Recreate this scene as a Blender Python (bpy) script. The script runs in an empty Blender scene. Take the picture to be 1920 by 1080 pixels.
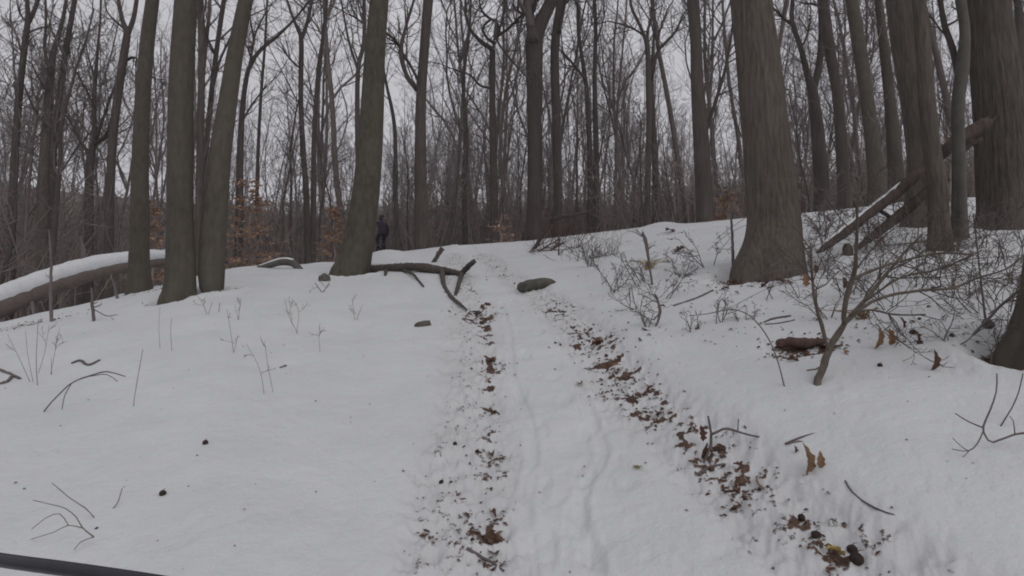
import bpy, bmesh, math, random
import numpy as np
from mathutils import Vector, Matrix

# ------------------------------------------------------------------ camera, sky, sun, exposure
scene = bpy.context.scene
C = scene.collection
FPX = 1100.0                     # focal length in pixels of a 1920 px wide picture
PITCH = math.radians(5.2)
EYE = 1.4
cam_d = bpy.data.cameras.new('camera')
cam_d.sensor_width = 36.0
cam_d.lens = 36.0 * FPX / 1920.0
cam_d.clip_start = 0.05
cam_d.clip_end = 2000
cam = bpy.data.objects.new('camera', cam_d)
cam.location = (0, 0, EYE)
cam.rotation_euler = (math.radians(90) + PITCH, 0, 0)
C.objects.link(cam)
scene.camera = cam

world = bpy.data.worlds.new('World')
scene.world = world
world.use_nodes = True
wn, wl = world.node_tree.nodes, world.node_tree.links
wn.clear()
wo = wn.new('ShaderNodeOutputWorld')
wb = wn.new('ShaderNodeBackground')
sky = wn.new('ShaderNodeTexSky')
sky.sky_type = 'NISHITA'
sky.sun_disc = False
sky.sun_elevation = math.radians(38)
sky.sun_rotation = math.radians(150)
sky.dust_density = 6.0
hs = wn.new('ShaderNodeHueSaturation'); hs.inputs['Saturation'].default_value = 0.06
wl.new(sky.outputs[0], hs.inputs['Color'])
# an overcast deck: the even grey of cloud lies over the clear-sky model
tc = wn.new('ShaderNodeTexCoord')
cn = wn.new('ShaderNodeTexNoise'); cn.inputs['Scale'].default_value = 1.6; cn.inputs['Detail'].default_value = 4
wl.new(tc.outputs['Generated'], cn.inputs['Vector'])
cr = wn.new('ShaderNodeValToRGB')
cr.color_ramp.elements[0].position = 0.25; cr.color_ramp.elements[0].color = (5.0, 4.98, 5.3, 1)
cr.color_ramp.elements[1].position = 0.8; cr.color_ramp.elements[1].color = (5.7, 5.68, 6.0, 1)
wl.new(cn.outputs['Fac'], cr.inputs['Fac'])
wm = wn.new('ShaderNodeMix'); wm.data_type = 'RGBA'; wm.inputs['Factor'].default_value = 0.88
wl.new(hs.outputs[0], wm.inputs[6]); wl.new(cr.outputs[0], wm.inputs[7])
wl.new(wm.outputs[2], wb.inputs['Color'])
wb.inputs['Strength'].default_value = 0.1
wl.new(wb.outputs[0], wo.inputs['Surface'])

sun_d = bpy.data.lights.new('sun', 'SUN')
sun_d.energy = 0.5
sun_d.angle = math.radians(45)
sun_d.color = (1.0, 0.97, 0.94)
sun = bpy.data.objects.new('sun', sun_d)
sun.rotation_euler = (math.radians(52), 0, math.radians(30))
C.objects.link(sun)

scene.view_settings.view_transform = 'Standard'
scene.view_settings.look = 'None'
scene.view_settings.exposure = 0.17
scene.view_settings.gamma = 1.0
scene.view_settings.use_curve_mapping = False
scene.cycles.max_bounces = 6
scene.cycles.diffuse_bounces = 5
scene.cycles.filter_width = 1.9

# ------------------------------------------------------------------ helpers
rnd = random.Random(11)
nrs = np.random.RandomState(5)
PERM = np.random.RandomState(3).rand(4096)

def vnoise(x, y, seed=0):
    """smooth value noise in 0..1"""
    x = np.asarray(x, float); y = np.asarray(y, float)
    xi = np.floor(x).astype(np.int64); yi = np.floor(y).astype(np.int64)
    fx = x - xi; fy = y - yi
    fx = fx*fx*(3-2*fx); fy = fy*fy*(3-2*fy)
    def h(a, b):
        return PERM[((a*73856093) ^ (b*19349663) ^ (seed*83492791)) & 4095]
    return (h(xi, yi)*(1-fx)+h(xi+1, yi)*fx)*(1-fy) + (h(xi, yi+1)*(1-fx)+h(xi+1, yi+1)*fx)*fy

def fbm(x, y, seed=0, octv=4):
    s = 0; a = 0.5; tot = 0
    for i in range(octv):
        s = s + a*vnoise(x*2**i+i*17.3, y*2**i-i*9.1, seed+i); tot += a; a *= 0.5
    return s/tot

def sstep(a, b, x):
    t = np.clip((x-a)/(b-a), 0, 1)
    return t*t*(3-2*t)

def ray(px, py):
    cx = (px-960)/FPX; cy = (540-py)/FPX
    cp, sp = math.cos(PITCH), math.sin(PITCH)
    return np.array([cx, cp - cy*sp, sp + cy*cp])

def at(px, py, Y):
    d = ray(px, py)
    return np.array([0, 0, EYE]) + d*(Y/d[1])

def mesh_obj(name, V, polys, mat=None, parent=None, smooth=True, attrs=None):
    me = bpy.data.meshes.new(name)
    V = np.asarray(V, np.float32)
    me.vertices.add(len(V)); me.vertices.foreach_set('co', V.ravel())
    polys = [np.asarray(p, np.int32) for p in polys if len(p)]
    nl = sum(p.size for p in polys); npo = sum(len(p) for p in polys)
    me.loops.add(nl); me.polygons.add(npo)
    me.loops.foreach_set('vertex_index', np.concatenate([p.ravel() for p in polys]))
    tot = np.concatenate([np.full(len(p), p.shape[1], np.int32) for p in polys])
    st = np.concatenate([[0], np.cumsum(tot)[:-1]]).astype(np.int32)
    me.polygons.foreach_set('loop_start', st)
    try: me.polygons.foreach_set('loop_total', tot)
    except Exception: pass
    me.polygons.foreach_set('use_smooth', np.full(npo, smooth))
    if attrs:
        for k, v in attrs.items():
            a = me.attributes.new(k, 'FLOAT', 'POINT'); a.data.foreach_set('value', np.asarray(v, np.float32))
    me.update(calc_edges=True)
    if mat: me.materials.append(mat)
    o = bpy.data.objects.new(name, me); C.objects.link(o)
    if parent: o.parent = parent
    return o

class MB:
    def __init__(s): s.V = []; s.Q = []; s.T = []; s.n = 0
    def add(s, V, Q=(), T=()):
        V = np.asarray(V, float)
        if len(Q): s.Q.append(np.asarray(Q)+s.n)
        if len(T): s.T.append(np.asarray(T)+s.n)
        s.V.append(V); s.n += len(V)
    def tube(s, P, R, sides=5, disp=None, caps=True, squash=None):
        P = np.asarray(P, float); n = len(P)
        R = np.broadcast_to(np.asarray(R, float), (n,))
        T = np.gradient(P, axis=0); T /= np.linalg.norm(T, axis=1)[:, None]+1e-9
        av = T.mean(0); av /= np.linalg.norm(av)+1e-9
        ref = np.array([1., 0, 0]) if abs(av[0]) < 0.7 else np.array([0, 0, 1.])
        A = np.cross(T, ref); A /= np.linalg.norm(A, axis=1)[:, None]+1e-9
        B = np.cross(T, A)
        th = np.arange(sides)*2*math.pi/sides
        rr = R[:, None]*np.ones((1, sides))
        if disp is not None: rr = rr + disp(P, th, R)
        V = P[:, None, :] + rr[..., None]*(np.cos(th)[None, :, None]*A[:, None, :] + np.sin(th)[None, :, None]*B[:, None, :])
        if squash is not None:
            V[..., 2] = P[:, None, 2] + (V[..., 2]-P[:, None, 2])*squash
        V = V.reshape(-1, 3)
        i = np.arange(n-1)[:, None]*sides; j = np.arange(sides)[None, :]; k = (j+1) % sides
        Q = np.stack([i+j, i+k, i+sides+k, i+sides+j], -1).reshape(-1, 4)
        if caps:
            V = np.vstack([V, P[0]-T[0]*R[0]*0.15, P[-1]+T[-1]*R[-1]*0.15])
            a, b = len(V)-2, len(V)-1; jj = np.arange(sides); kk = (jj+1) % sides
            Tt = np.vstack([np.stack([kk, jj, np.full(sides, a)], -1), np.stack([(n-1)*sides+jj, (n-1)*sides+kk, np.full(sides, b)], -1)])
            s.add(V, Q, Tt)
        else: s.add(V, Q)
    def arrays(s):
        V = np.vstack(s.V); return V, (np.vstack(s.Q) if s.Q else np.zeros((0, 4), int)), (np.vstack(s.T) if s.T else np.zeros((0, 3), int))
    def build(s, name, mat, parent=None, smooth=True):
        V, Q, T = s.arrays()
        if parent is not None: V = V - np.array(parent.location)
        return mesh_obj(name, V, [Q, T], mat, parent, smooth)

def tag(o, label=None, cat=None, group=None, kind=None):
    if label: o['label'] = label
    if cat: o['category'] = cat
    if group: o['group'] = group
    if kind: o['kind'] = kind
    return o

def empty(name, loc=(0, 0, 0)):
    o = bpy.data.objects.new(name, None); o.location = [float(v) for v in loc]; o.empty_display_size = 0.2
    C.objects.link(o); return o

def smooth_path(K, step=0.1):
    """Catmull-Rom through rows of K (any width), resampled about every step in the first three columns"""
    K = np.asarray(K, float)
    if len(K) == 2:
        n = max(2, int(np.linalg.norm(K[1, :3]-K[0, :3])/step)+1)
        t = np.linspace(0, 1, n)[:, None]; return K[0]*(1-t)+K[1]*t
    P = np.vstack([2*K[0]-K[1], K, 2*K[-1]-K[-2]]); out = []
    for i in range(1, len(P)-2):
        p0, p1, p2, p3 = P[i-1:i+3]
        n = max(2, int(np.linalg.norm(p2[:3]-p1[:3])/step)+1)
        t = np.linspace(0, 1, n, endpoint=False)[:, None]
        out.append(0.5*((2*p1)+(-p0+p2)*t+(2*p0-5*p1+4*p2-p3)*t*t+(-p0+3*p1-3*p2+p3)*t**3))
    out.append(K[-1][None]); return np.vstack(out)

# ------------------------------------------------------------------ materials
def nmat(name, rough=0.9):
    m = bpy.data.materials.new(name); m.use_nodes = True
    nt = m.node_tree; b = nt.nodes['Principled BSDF']; b.inputs['Roughness'].default_value = rough
    b.inputs['Specular IOR Level'].default_value = 0.25
    return m, nt, b

def ramp(nt, fac, stops):
    r = nt.nodes.new('ShaderNodeValToRGB'); e = r.color_ramp.elements
    while len(e) < len(stops): e.new(0.5)
    for k, (p, c) in enumerate(stops): e[k].position = p; e[k].color = (*c, 1)
    nt.links.new(fac, r.inputs['Fac']); return r.outputs[0]

def noise(nt, vec, scale, detail=4, rough=0.55):
    n = nt.nodes.new('ShaderNodeTexNoise'); n.inputs['Scale'].default_value = scale
    n.inputs['Detail'].default_value = detail; n.inputs['Roughness'].default_value = rough
    if vec is not None: nt.links.new(vec, n.inputs['Vector'])
    return n.outputs['Fac']

def coords(nt, scale=(1, 1, 1), kind='Object'):
    t = nt.nodes.new('ShaderNodeTexCoord'); mp = nt.nodes.new('ShaderNodeMapping')
    mp.inputs['Scale'].default_value = scale; nt.links.new(t.outputs[kind], mp.inputs['Vector']); return mp.outputs[0]

def bump(nt, b, h, strength, dist):
    bp = nt.nodes.new('ShaderNodeBump'); bp.inputs['Strength'].default_value = strength; bp.inputs['Distance'].default_value = dist
    nt.links.new(h, bp.inputs['Height']); nt.links.new(bp.outputs[0], b.inputs['Normal'])

def mixc(nt, fac, a, b, mode='MIX'):
    m = nt.nodes.new('ShaderNodeMix'); m.data_type = 'RGBA'; m.blend_type = mode
    for i, v in ((0, fac), (6, a), (7, b)):
        if isinstance(v, (int, float)): m.inputs[i].default_value = v
        elif isinstance(v, tuple): m.inputs[i].default_value = (*v, 1)
        else: nt.links.new(v, m.inputs[i])
    return m.outputs[2]

def bark_mat(name, dark, light, moss=None, freq=14, stretch=0.10, bstr=0.6, bdist=0.02):
    m, nt, b = nmat(name, 0.95)
    v = coords(nt, (1, 1, stretch))
    n1 = noise(nt, v, freq, 6, 0.6)
    v2 = coords(nt, (1, 1, 0.6)); n2 = noise(nt, v2, 2.2, 4)
    c = ramp(nt, n1, [(0.3, dark), (0.62, light)])
    c = mixc(nt, 0.32, c, ramp(nt, n2, [(0.3, tuple(x*0.6 for x in light)), (0.7, tuple(min(1, x*1.35) for x in light))]), 'MIX')
    if moss:
        n3 = noise(nt, v2, 3.7, 5)
        c = mixc(nt, ramp(nt, n3, [(0.5, (0, 0, 0)), (0.7, (0.55, 0.55, 0.55))]), c, moss)
    oi = nt.nodes.new('ShaderNodeObjectInfo')
    rr = nt.nodes.new('ShaderNodeMapRange'); rr.inputs['To Min'].default_value = 0.88; rr.inputs['To Max'].default_value = 1.14
    nt.links.new(oi.outputs['Random'], rr.inputs['Value'])
    mm = nt.nodes.new('ShaderNodeVectorMath'); mm.operation = 'SCALE'
    nt.links.new(c, mm.inputs[0]); nt.links.new(rr.outputs[0], mm.inputs['Scale'])
    nt.links.new(mm.outputs[0], b.inputs['Base Color'])
    bump(nt, b, n1, bstr, bdist)
    return m

M = {}
M['bark_furrowed'] = bark_mat('bark_furrowed', (0.040, 0.033, 0.028), (0.136, 0.114, 0.097), (0.100, 0.094, 0.078), 42, 0.11, 1.0, 0.03)
M['bark_mossy'] = bark_mat('bark_mossy', (0.042, 0.037, 0.028), (0.098, 0.088, 0.068), (0.094, 0.090, 0.064), 17, 0.4, 0.7, 0.012)
M['bark_smooth'] = bark_mat('bark_smooth', (0.054, 0.047, 0.038), (0.098, 0.085, 0.069), (0.092, 0.084, 0.066), 22, 0.35, 0.55, 0.01)
M['bark_grey'] = bark_mat('bark_grey', (0.060, 0.055, 0.048), (0.115, 0.108, 0.096), None, 10, 0.6, 0.25, 0.006)
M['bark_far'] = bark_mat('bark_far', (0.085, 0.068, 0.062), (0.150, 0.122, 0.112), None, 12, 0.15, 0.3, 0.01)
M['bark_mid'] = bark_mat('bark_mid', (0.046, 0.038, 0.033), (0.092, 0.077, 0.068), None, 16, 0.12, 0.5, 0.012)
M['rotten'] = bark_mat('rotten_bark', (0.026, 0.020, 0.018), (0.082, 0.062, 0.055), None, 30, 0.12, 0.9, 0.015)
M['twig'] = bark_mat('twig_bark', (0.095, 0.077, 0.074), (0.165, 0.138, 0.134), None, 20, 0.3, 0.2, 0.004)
M['deadwood'] = bark_mat('dead_wood', (0.055, 0.043, 0.035), (0.130, 0.108, 0.088), None, 22, 0.4, 0.5, 0.006)
M['redwood'] = bark_mat('brown_dead_wood', (0.055, 0.033, 0.028), (0.115, 0.073, 0.062), None, 22, 0.4, 0.5, 0.006)
M['brush'] = bark_mat('brush_bark', (0.170, 0.138, 0.126), (0.275, 0.230, 0.212), None, 6, 0.4, 0.1, 0.004)
M['stem'] = bark_mat('weed_stem', (0.14, 0.118, 0.10), (0.25, 0.22, 0.19), None, 30, 0.4, 0.1, 0.002)

def leaf_mat(name, a, bcol, rough=0.75):
    m, nt, b = nmat(name, rough)
    v = coords(nt); n = noise(nt, v, 38, 4)
    nt.links.new(ramp(nt, n, [(0.3, a), (0.7, bcol)]), b.inputs['Base Color'])
    bump(nt, b, n, 0.4, 0.003); return m
M['leaf_brown'] = leaf_mat('leaf_brown', (0.065, 0.035, 0.022), (0.16, 0.095, 0.06))
M['leaf_tan'] = leaf_mat('leaf_tan', (0.14, 0.085, 0.045), (0.30, 0.19, 0.11))
M['leaf_yellow'] = leaf_mat('leaf_yellow', (0.30, 0.22, 0.06), (0.48, 0.38, 0.13))
M['leaf_orange'] = leaf_mat('leaf_orange', (0.18, 0.085, 0.035), (0.34, 0.18, 0.075))
M['leaf_red'] = leaf_mat('leaf_red', (0.055, 0.022, 0.016), (0.13, 0.058, 0.042))
M['copper'] = leaf_mat('copper_leaf', (0.36, 0.235, 0.155), (0.54, 0.38, 0.275))
M['nut'] = leaf_mat('nut_husk', (0.020, 0.014, 0.012), (0.055, 0.036, 0.030))
M['dry_grass'] = leaf_mat('dry_grass', (0.28, 0.21, 0.10), (0.46, 0.37, 0.20))

def stone_mat():
    m, nt, b = nmat('stone', 0.9); v = coords(nt)
    n = noise(nt, v, 9, 6); n2 = noise(nt, v, 60, 3)
    c = ramp(nt, n, [(0.3, (0.070, 0.064, 0.054)), (0.7, (0.14, 0.13, 0.112))])
    c = mixc(nt, 0.35, c, ramp(nt, n2, [(0.4, (0.03, 0.028, 0.022)), (0.65, (0.16, 0.15, 0.12))]))
    nt.links.new(c, b.inputs['Base Color']); bump(nt, b, n2, 0.6, 0.006); return m
M['stone'] = stone_mat()

def snow_cap_mat():
    m, nt, b = nmat('snow_cap', 0.8); v = coords(nt); n = noise(nt, v, 18, 4)
    nt.links.new(ramp(nt, n, [(0.3, (0.60, 0.61, 0.62)), (0.7, (0.68, 0.685, 0.695))]), b.inputs['Base Color'])
    bump(nt, b, n, 0.4, 0.02); return m
M['snow_cap'] = snow_cap_mat()

def ground_mat():
    m, nt, b = nmat('snow_ground', 0.85)
    g = nt.nodes.new('ShaderNodeNewGeometry'); pos = g.outputs['Position']
    n1 = noise(nt, pos, 2.0, 5); nf = noise(nt, pos, 60, 4, 0.65); nm = noise(nt, pos, 14, 5, 0.6)
    snow = ramp(nt, n1, [(0.3, (0.575, 0.585, 0.592)), (0.7, (0.632, 0.642, 0.650))])
    a = nt.nodes.new('ShaderNodeAttribute'); a.attribute_name = 'dirt'
    # torn edge: dirt amount plus fine noise, cut hard
    ad = nt.nodes.new('ShaderNodeMath'); ad.operation = 'ADD'
    mu = nt.nodes.new('ShaderNodeMath'); mu.operation = 'MULTIPLY_ADD'; mu.inputs[1].default_value = 0.9; mu.inputs[2].default_value = -0.45
    nt.links.new(nf, mu.inputs[0]); nt.links.new(mu.outputs[0], ad.inputs[0]); nt.links.new(a.outputs['Fac'], ad.inputs[1])
    k = ramp(nt, ad.outputs[0], [(0.42, (0, 0, 0)), (0.58, (1, 1, 1))])
    soil = ramp(nt, nm, [(0.3, (0.040, 0.026, 0.020)), (0.5, (0.095, 0.058, 0.042)), (0.72, (0.17, 0.11, 0.075))])
    # old leaves of the forest floor, beyond the crest
    litter = ramp(nt, nf, [(0.35, (0.095, 0.074, 0.063)), (0.6, (0.21, 0.165, 0.140))])
    a2 = nt.nodes.new('ShaderNodeAttribute'); a2.attribute_name = 'litter'
    l1 = nt.nodes.new('ShaderNodeMath'); l1.operation = 'ADD'
    l2 = nt.nodes.new('ShaderNodeMath'); l2.operation = 'MULTIPLY_ADD'; l2.inputs[1].default_value = 0.8; l2.inputs[2].default_value = -0.4
    nt.links.new(nm, l2.inputs[0]); nt.links.new(l2.outputs[0], l1.inputs[0]); nt.links.new(a2.outputs['Fac'], l1.inputs[1])
    kl = ramp(nt, l1.outputs[0], [(0.45, (0, 0, 0)), (0.56, (1, 1, 1))])
    c = mixc(nt, k, snow, soil); c = mixc(nt, kl, c, litter)
    # damp, packed snow in the wheel ruts is greyer than fresh snow
    a3 = nt.nodes.new('ShaderNodeAttribute'); a3.attribute_name = 'packed'
    c = mixc(nt, a3.outputs['Fac'], c, mixc(nt, 1.0, c, (0.93, 0.92, 0.92), 'MULTIPLY'))
    nt.links.new(c, b.inputs['Base Color'])
    ma = nt.nodes.new('ShaderNodeMath'); ma.operation = 'MULTIPLY_ADD'; ma.inputs[1].default_value = 0.35
    nt.links.new(nf, ma.inputs[0]); nt.links.new(nm, ma.inputs[2])
    bump(nt, b, ma.outputs[0], 0.5, 0.022)
    return m
M['ground'] = ground_mat()

# ------------------------------------------------------------------ the ground: a convex slope with its crest
CREST = [(-300, 655, 10), (0, 606, 11), (120, 580, 11.5), (250, 551, 12), (400, 514, 13), (480, 501, 14), (640, 492, 15.5), (720, 476, 17),
         (840, 461, 18), (960, 455, 18), (1100, 441, 18), (1200, 427, 17), (1300, 418, 16), (1400, 408, 15), (1520, 398, 14.5),
         (1640, 386, 14), (1700, 379, 14), (1830, 371, 14), (1920, 366, 14), (2300, 352, 13)]
_az, _t, _D = [], [], []
for px_, py_, d_ in CREST:
    d = ray(px_, py_); _az.append(math.atan2(d[0], d[1])); _t.append(d[2]/math.hypot(d[0], d[1])); _D.append(d_)
# round behind the camera the hill simply falls away
AZ = np.array([-math.pi, -2.2, -1.3] + _az + [1.3, 2.2, math.pi]); TT = np.array([-0.42, -0.34, -0.14] + _t + [0.16, -0.18, -0.42]); DD = np.array([30, 20, 12] + _D + [13, 20, 30.])

def base_h(x, y):
    r = np.hypot(x, y); a = np.arctan2(x, y)
    t = np.interp(a, AZ, TT); D = np.interp(a, AZ, DD)
    near = EYE + t*r - EYE*(1-r/D)**2
    e = np.maximum(r-D, 0)
    drop = np.where(e < 16, 0.0042*e*e, 0.0042*256+0.1344*(e-16))
    near_side = EYE + t*r - np.minimum(drop, 3.5)
    # the opposite hillside, brown with old leaves
    tf = np.where(np.abs(a) < 1.2, np.maximum(.205, t+.02)+.03*(vnoise(a*9+3, r*.03, 77)-.5), np.interp(a, AZ, TT))
    w = np.clip((r-34)/66, 0, 1); w = w*w*(3-2*w)
    far = near_side*(1-w) + (EYE + np.minimum(tf, tf*1.0)*np.minimum(r, 125)+.05*np.maximum(r-125, 0))*w
    return np.where(r < D, near, far)

def hit(px, py, fn=base_h):
    d = ray(px, py); hz = math.hypot(d[0], d[1]); r0 = 0.6
    prev = r0; r = r0
    while r < 60:
        s = r/hz; p = np.array([0, 0, EYE])+d*s
        if p[2] <= float(fn(p[0], p[1])):
            lo, hi = prev, r
            for _ in range(24):
                mid = (lo+hi)/2; p = np.array([0, 0, EYE])+d*(mid/hz)
                if p[2] <= float(fn(p[0], p[1])): hi = mid
                else: lo = mid
            return np.array([0, 0, EYE])+d*(hi/hz)
        prev = r; r *= 1.02
    a = math.atan2(d[0], d[1]); D = float(np.interp(a, AZ, DD)); x, y = D*math.sin(a), D*math.cos(a)
    return np.array([x, y, float(fn(x, y))])

RUT_L = [(862, 478), (872, 510), (893, 548), (905, 580), (918, 680), (925, 760), (922, 850), (922, 930), (925, 1020), (938, 1085), (950, 1200)]
RUT_R = [(905, 478), (950, 515), (1030, 560), (1110, 640), (1155, 695), (1215, 760), (1335, 845), (1385, 895), (1500, 980), (1600, 1050), (1690, 1110), (1800, 1200)]
TRK_A = [(940, 560), (955, 620), (960, 700), (990, 780), (1000, 850), (985, 930), (1000, 1080)]
TRK_B = [(960, 555), (1040, 620), (1080, 700), (1115, 790), (1130, 850), (1100, 900), (1090, 960), (1130, 1080)]
BANK = [(1060, 560), (1130, 600), (1200, 660), (1300, 745), (1420, 825), (1560, 930), (1700, 1050), (1800, 1130)]
def line2d(L): return smooth_path(np.array([hit(*p) for p in L]), 0.15)[:, :2]
LINES = {k: line2d(v) for k, v in dict(l=RUT_L, r=RUT_R, a=TRK_A, b=TRK_B, k=BANK).items()}

def dist_line(x, y, L, signed=False):
    best = np.full(np.shape(x), 1e9); sg = np.zeros(np.shape(x))
    for p, q in zip(L[:-1], L[1:]):
        d = q-p; l2 = d@d+1e-12
        t = np.clip(((x-p[0])*d[0]+(y-p[1])*d[1])/l2, 0, 1)
        dx = x-(p[0]+t*d[0]); dy = y-(p[1]+t*d[1]); dd = np.hypot(dx, dy)
        if signed:
            s = np.sign(d[0]*dy-d[1]*dx); sg = np.where(dd < best, s, sg)
        best = np.minimum(best, dd)
    return best*(sg if signed else 1)

# bare patches: pixel, radius in metres, strength
PATCH = [(905, 578, .20, 1), (900, 590, .12, .9), (925, 682, .10, .8), (925, 760, .05, .7), (920, 850, .07, .9), (928, 965, .035, .9), (922, 1000, .04, 1), (925, 1035, .045, 1),
         (870, 965, .05, .6), (880, 990, .035, .6), (800, 995, .03, .7), (1118, 640, .16, 1), (1135, 668, .12, 1), (1160, 695, .12, .9), (1190, 728, .12, .75), (1215, 755, .10, .8), (1232, 778, .07, 1),
         (1165, 715, .14, .55), (1090, 612, .14, .5), (1330, 840, .09, .65), (1350, 868, .07, .9), (1385, 888, .07, .9), (1375, 930, .05, .8), (1400, 905, .05, .7), (1500, 975, .03, .7), (1535, 1000, .03, .8), (1565, 1035, .04, .7),
         (1480, 655, .14, .75), (1510, 650, .17, 1.2), (1540, 648, .1, 1), (1470, 670, .08, .8), (1255, 437, .25, .8), (1275, 470, .25, .7), (1370, 536, .2, .7), (1440, 524, .35, .5), (1045, 572, .25, .35),
         (30, 590, .7, .75), (80, 578, .6, .75), (130, 572, .5, .7), (10, 610, .6, .7), (60, 602, .35, .6), (290, 545, .3, .6), (1760, 478, .25, .7)]
PW = [(hit(a, b), r, s) for a, b, r, s in PATCH]
FOOT = [((1105, 800), .3), ((1095, 880), .25), ((1010, 800), -.1), ((1015, 900), .1), ((1080, 960), .2), ((1020, 1010), 0), ((985, 660), .1), ((1040, 700), .3), ((1010, 620), .2), ((965, 590), .1), ((1110, 1040), .1), ((975, 735), 0), ((1060, 745), .2)]
FW = [(hit(*p), a) for p, a in FOOT]
MOUND = [((735, 488), 0.5, .16), ((700, 490), 0.45, .10), ((870, 468), 0.8, .10), ((1240, 424), .5, .13), ((600, 500), .6, .06), ((440, 512), .7, .05), ((1060, 455), .6, .08), ((205, 560), .6, -.02)]
MW = [(hit(*p), r, h) for p, r, h in MOUND]
WELLS = []

def ground_parts(x, y):
    x = np.asarray(x, float); y = np.asarray(y, float)
    r = np.hypot(x, y)
    z = base_h(x, y)
    z = z + (fbm(x*.35, y*.35, 1, 3)-.5)*0.12*np.clip((r-1.5)/5, 0, 1)*np.clip(1.3-r/22, .25, 1) + (fbm(x*1.3+y*.5, y*1.6, 2, 3)-.5)*0.05 + (fbm(x*5, y*5, 8, 3)-.5)*0.008
    z = z + np.where(r > 16, (fbm(x*.12, y*.12, 4, 3)-.5)*0.7*np.clip((r-16)/20, 0, 1), 0)
    dl = -dist_line(x, y, LINES['l'], True); dr = -dist_line(x, y, LINES['r'], True)   # positive to the left of each rut
    adl, adr = np.abs(dl), np.abs(dr)
    lump = fbm(x*14, y*14, 21, 4)-.5; lump2 = fbm(x*34, y*34, 31, 3)-.5
    wob = (fbm(x*3, y*3, 41, 3)-.5)*.12
    # the rut bands, wide to the left of the left line and either side of the right one
    bl = np.exp(-(np.maximum(np.abs(dl-.12+wob)-.15, 0)/.08)**2); br = np.exp(-(np.maximum(np.abs(dr+.0+wob)-.12, 0)/.08)**2)
    band = np.clip(bl+br, 0, 1)*np.clip((20-r)/5, 0, 1)
    z = z - 0.024*band + band*(lump*0.070+lump2*0.042)
    mid = (dl < 0) & (dr > 0)
    midw = np.where(mid, 1., 0.)*np.exp(-(np.minimum(adl, adr)*0))
    z = z + np.where(mid, -0.020*sstep(0, .15, np.minimum(adl, adr)), 0) + midw*(fbm(x*7, y*7, 51, 4)-.5)*0.026
    da = dist_line(x, y, LINES['a']); db = dist_line(x, y, LINES['b']); dk = -dist_line(x, y, LINES['k'], True)
    tread = 0.5+0.5*np.sin((y*1.0+x*.2)*2*math.pi/.035)
    for dd in (da, db):
        g = np.exp(-(dd/.026)**4); z = z - g*(0.008+0.002*tread) + np.exp(-((dd-.045)/.016)**2)*0.003
    z = z + 0.035*sstep(.10, -.10, dk)*np.exp(-(np.abs(dk)/.9)**2)*np.clip((8-r)/3, 0, 1)
    for p, a in FW:
        dx, dy = x-p[0], y-p[1]; c, s = math.cos(a), math.sin(a); u = dx*c-dy*s; v = dx*s+dy*c
        q = (u/.042)**2+(v/.105)**2+lump*1.1
        z = z - 0.011*np.exp(-np.maximum(q, 0)**2*.7)*(1+lump2*1.6) + 0.003*np.exp(-((np.sqrt(np.maximum(q, 0))-1.35)/.3)**2)
    z = z - .005*sstep(.66, .78, fbm(x*7, y*7, 71, 3))*np.clip((9-r)/3, 0, 1) - .003*sstep(.62, .75, fbm(x*22, y*22, 75, 2))*np.clip((6-r)/3, 0, 1)
    dirt = band*np.clip(lump*1.7+lump2*1.6+.0, -.2, .45)
    nearness = (.15+.85*np.clip((r-1.9)/.9, 0, 1))*np.clip((11-r)/4, 0, 1); gap = sstep(.35, .6, fbm(x*1.7, y*1.7, 81, 2))
    for ad_, wd_, st_ in ((adl, .05, .58), (np.abs(dr), .085, .50)):
        g_ = np.exp(-(ad_/wd_)**2)*nearness*(.45+.55*gap)*st_
        dirt = dirt + g_*np.clip(.06+lump*3.0+lump2*3.2, 0, .85); z = z - .012*g_
    for p, rr_, s in PW:
        q = np.hypot(x-p[0], y-p[1])/rr_
        w = np.exp(-q**2*1.1)*s
        dirt = dirt + w*np.clip(.46+lump*3.1+lump2*2.2, 0, 1.2)*.66
        z = z - np.exp(-q**2)*s*min(.03, rr_*.25)
    for p, rr_, h in MW:
        z = z + h*np.exp(-((x-p[0])**2+(y-p[1])**2)/rr_**2)
    for (wx, wy, wr) in WELLS:
        q = np.hypot(x-wx, y-wy)/wr
        z = z - .09*np.exp(-((q-1.0)/.3)**2) + .04*np.exp(-((q-1.7)/.4)**2)*(.6+lump)
        dirt = dirt + .75*np.exp(-((q-.95)/.28)**2)*np.clip(.5+lump*3, 0, 1)
    return z, dirt, band

def G(x, y): return ground_parts(x, y)[0]
def Gs(x, y): return float(ground_parts(np.array([x]), np.array([y]))[0][0])
def ghit(px, py):
    """a point of the finished ground under a pixel of the photograph"""
    off = 0.0
    for _ in range(3):
        p = hit(px, py, lambda x, y: base_h(x, y)+off); zz = Gs(p[0], p[1]); off += zz-p[2]
    p[2] = zz; return p

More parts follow.
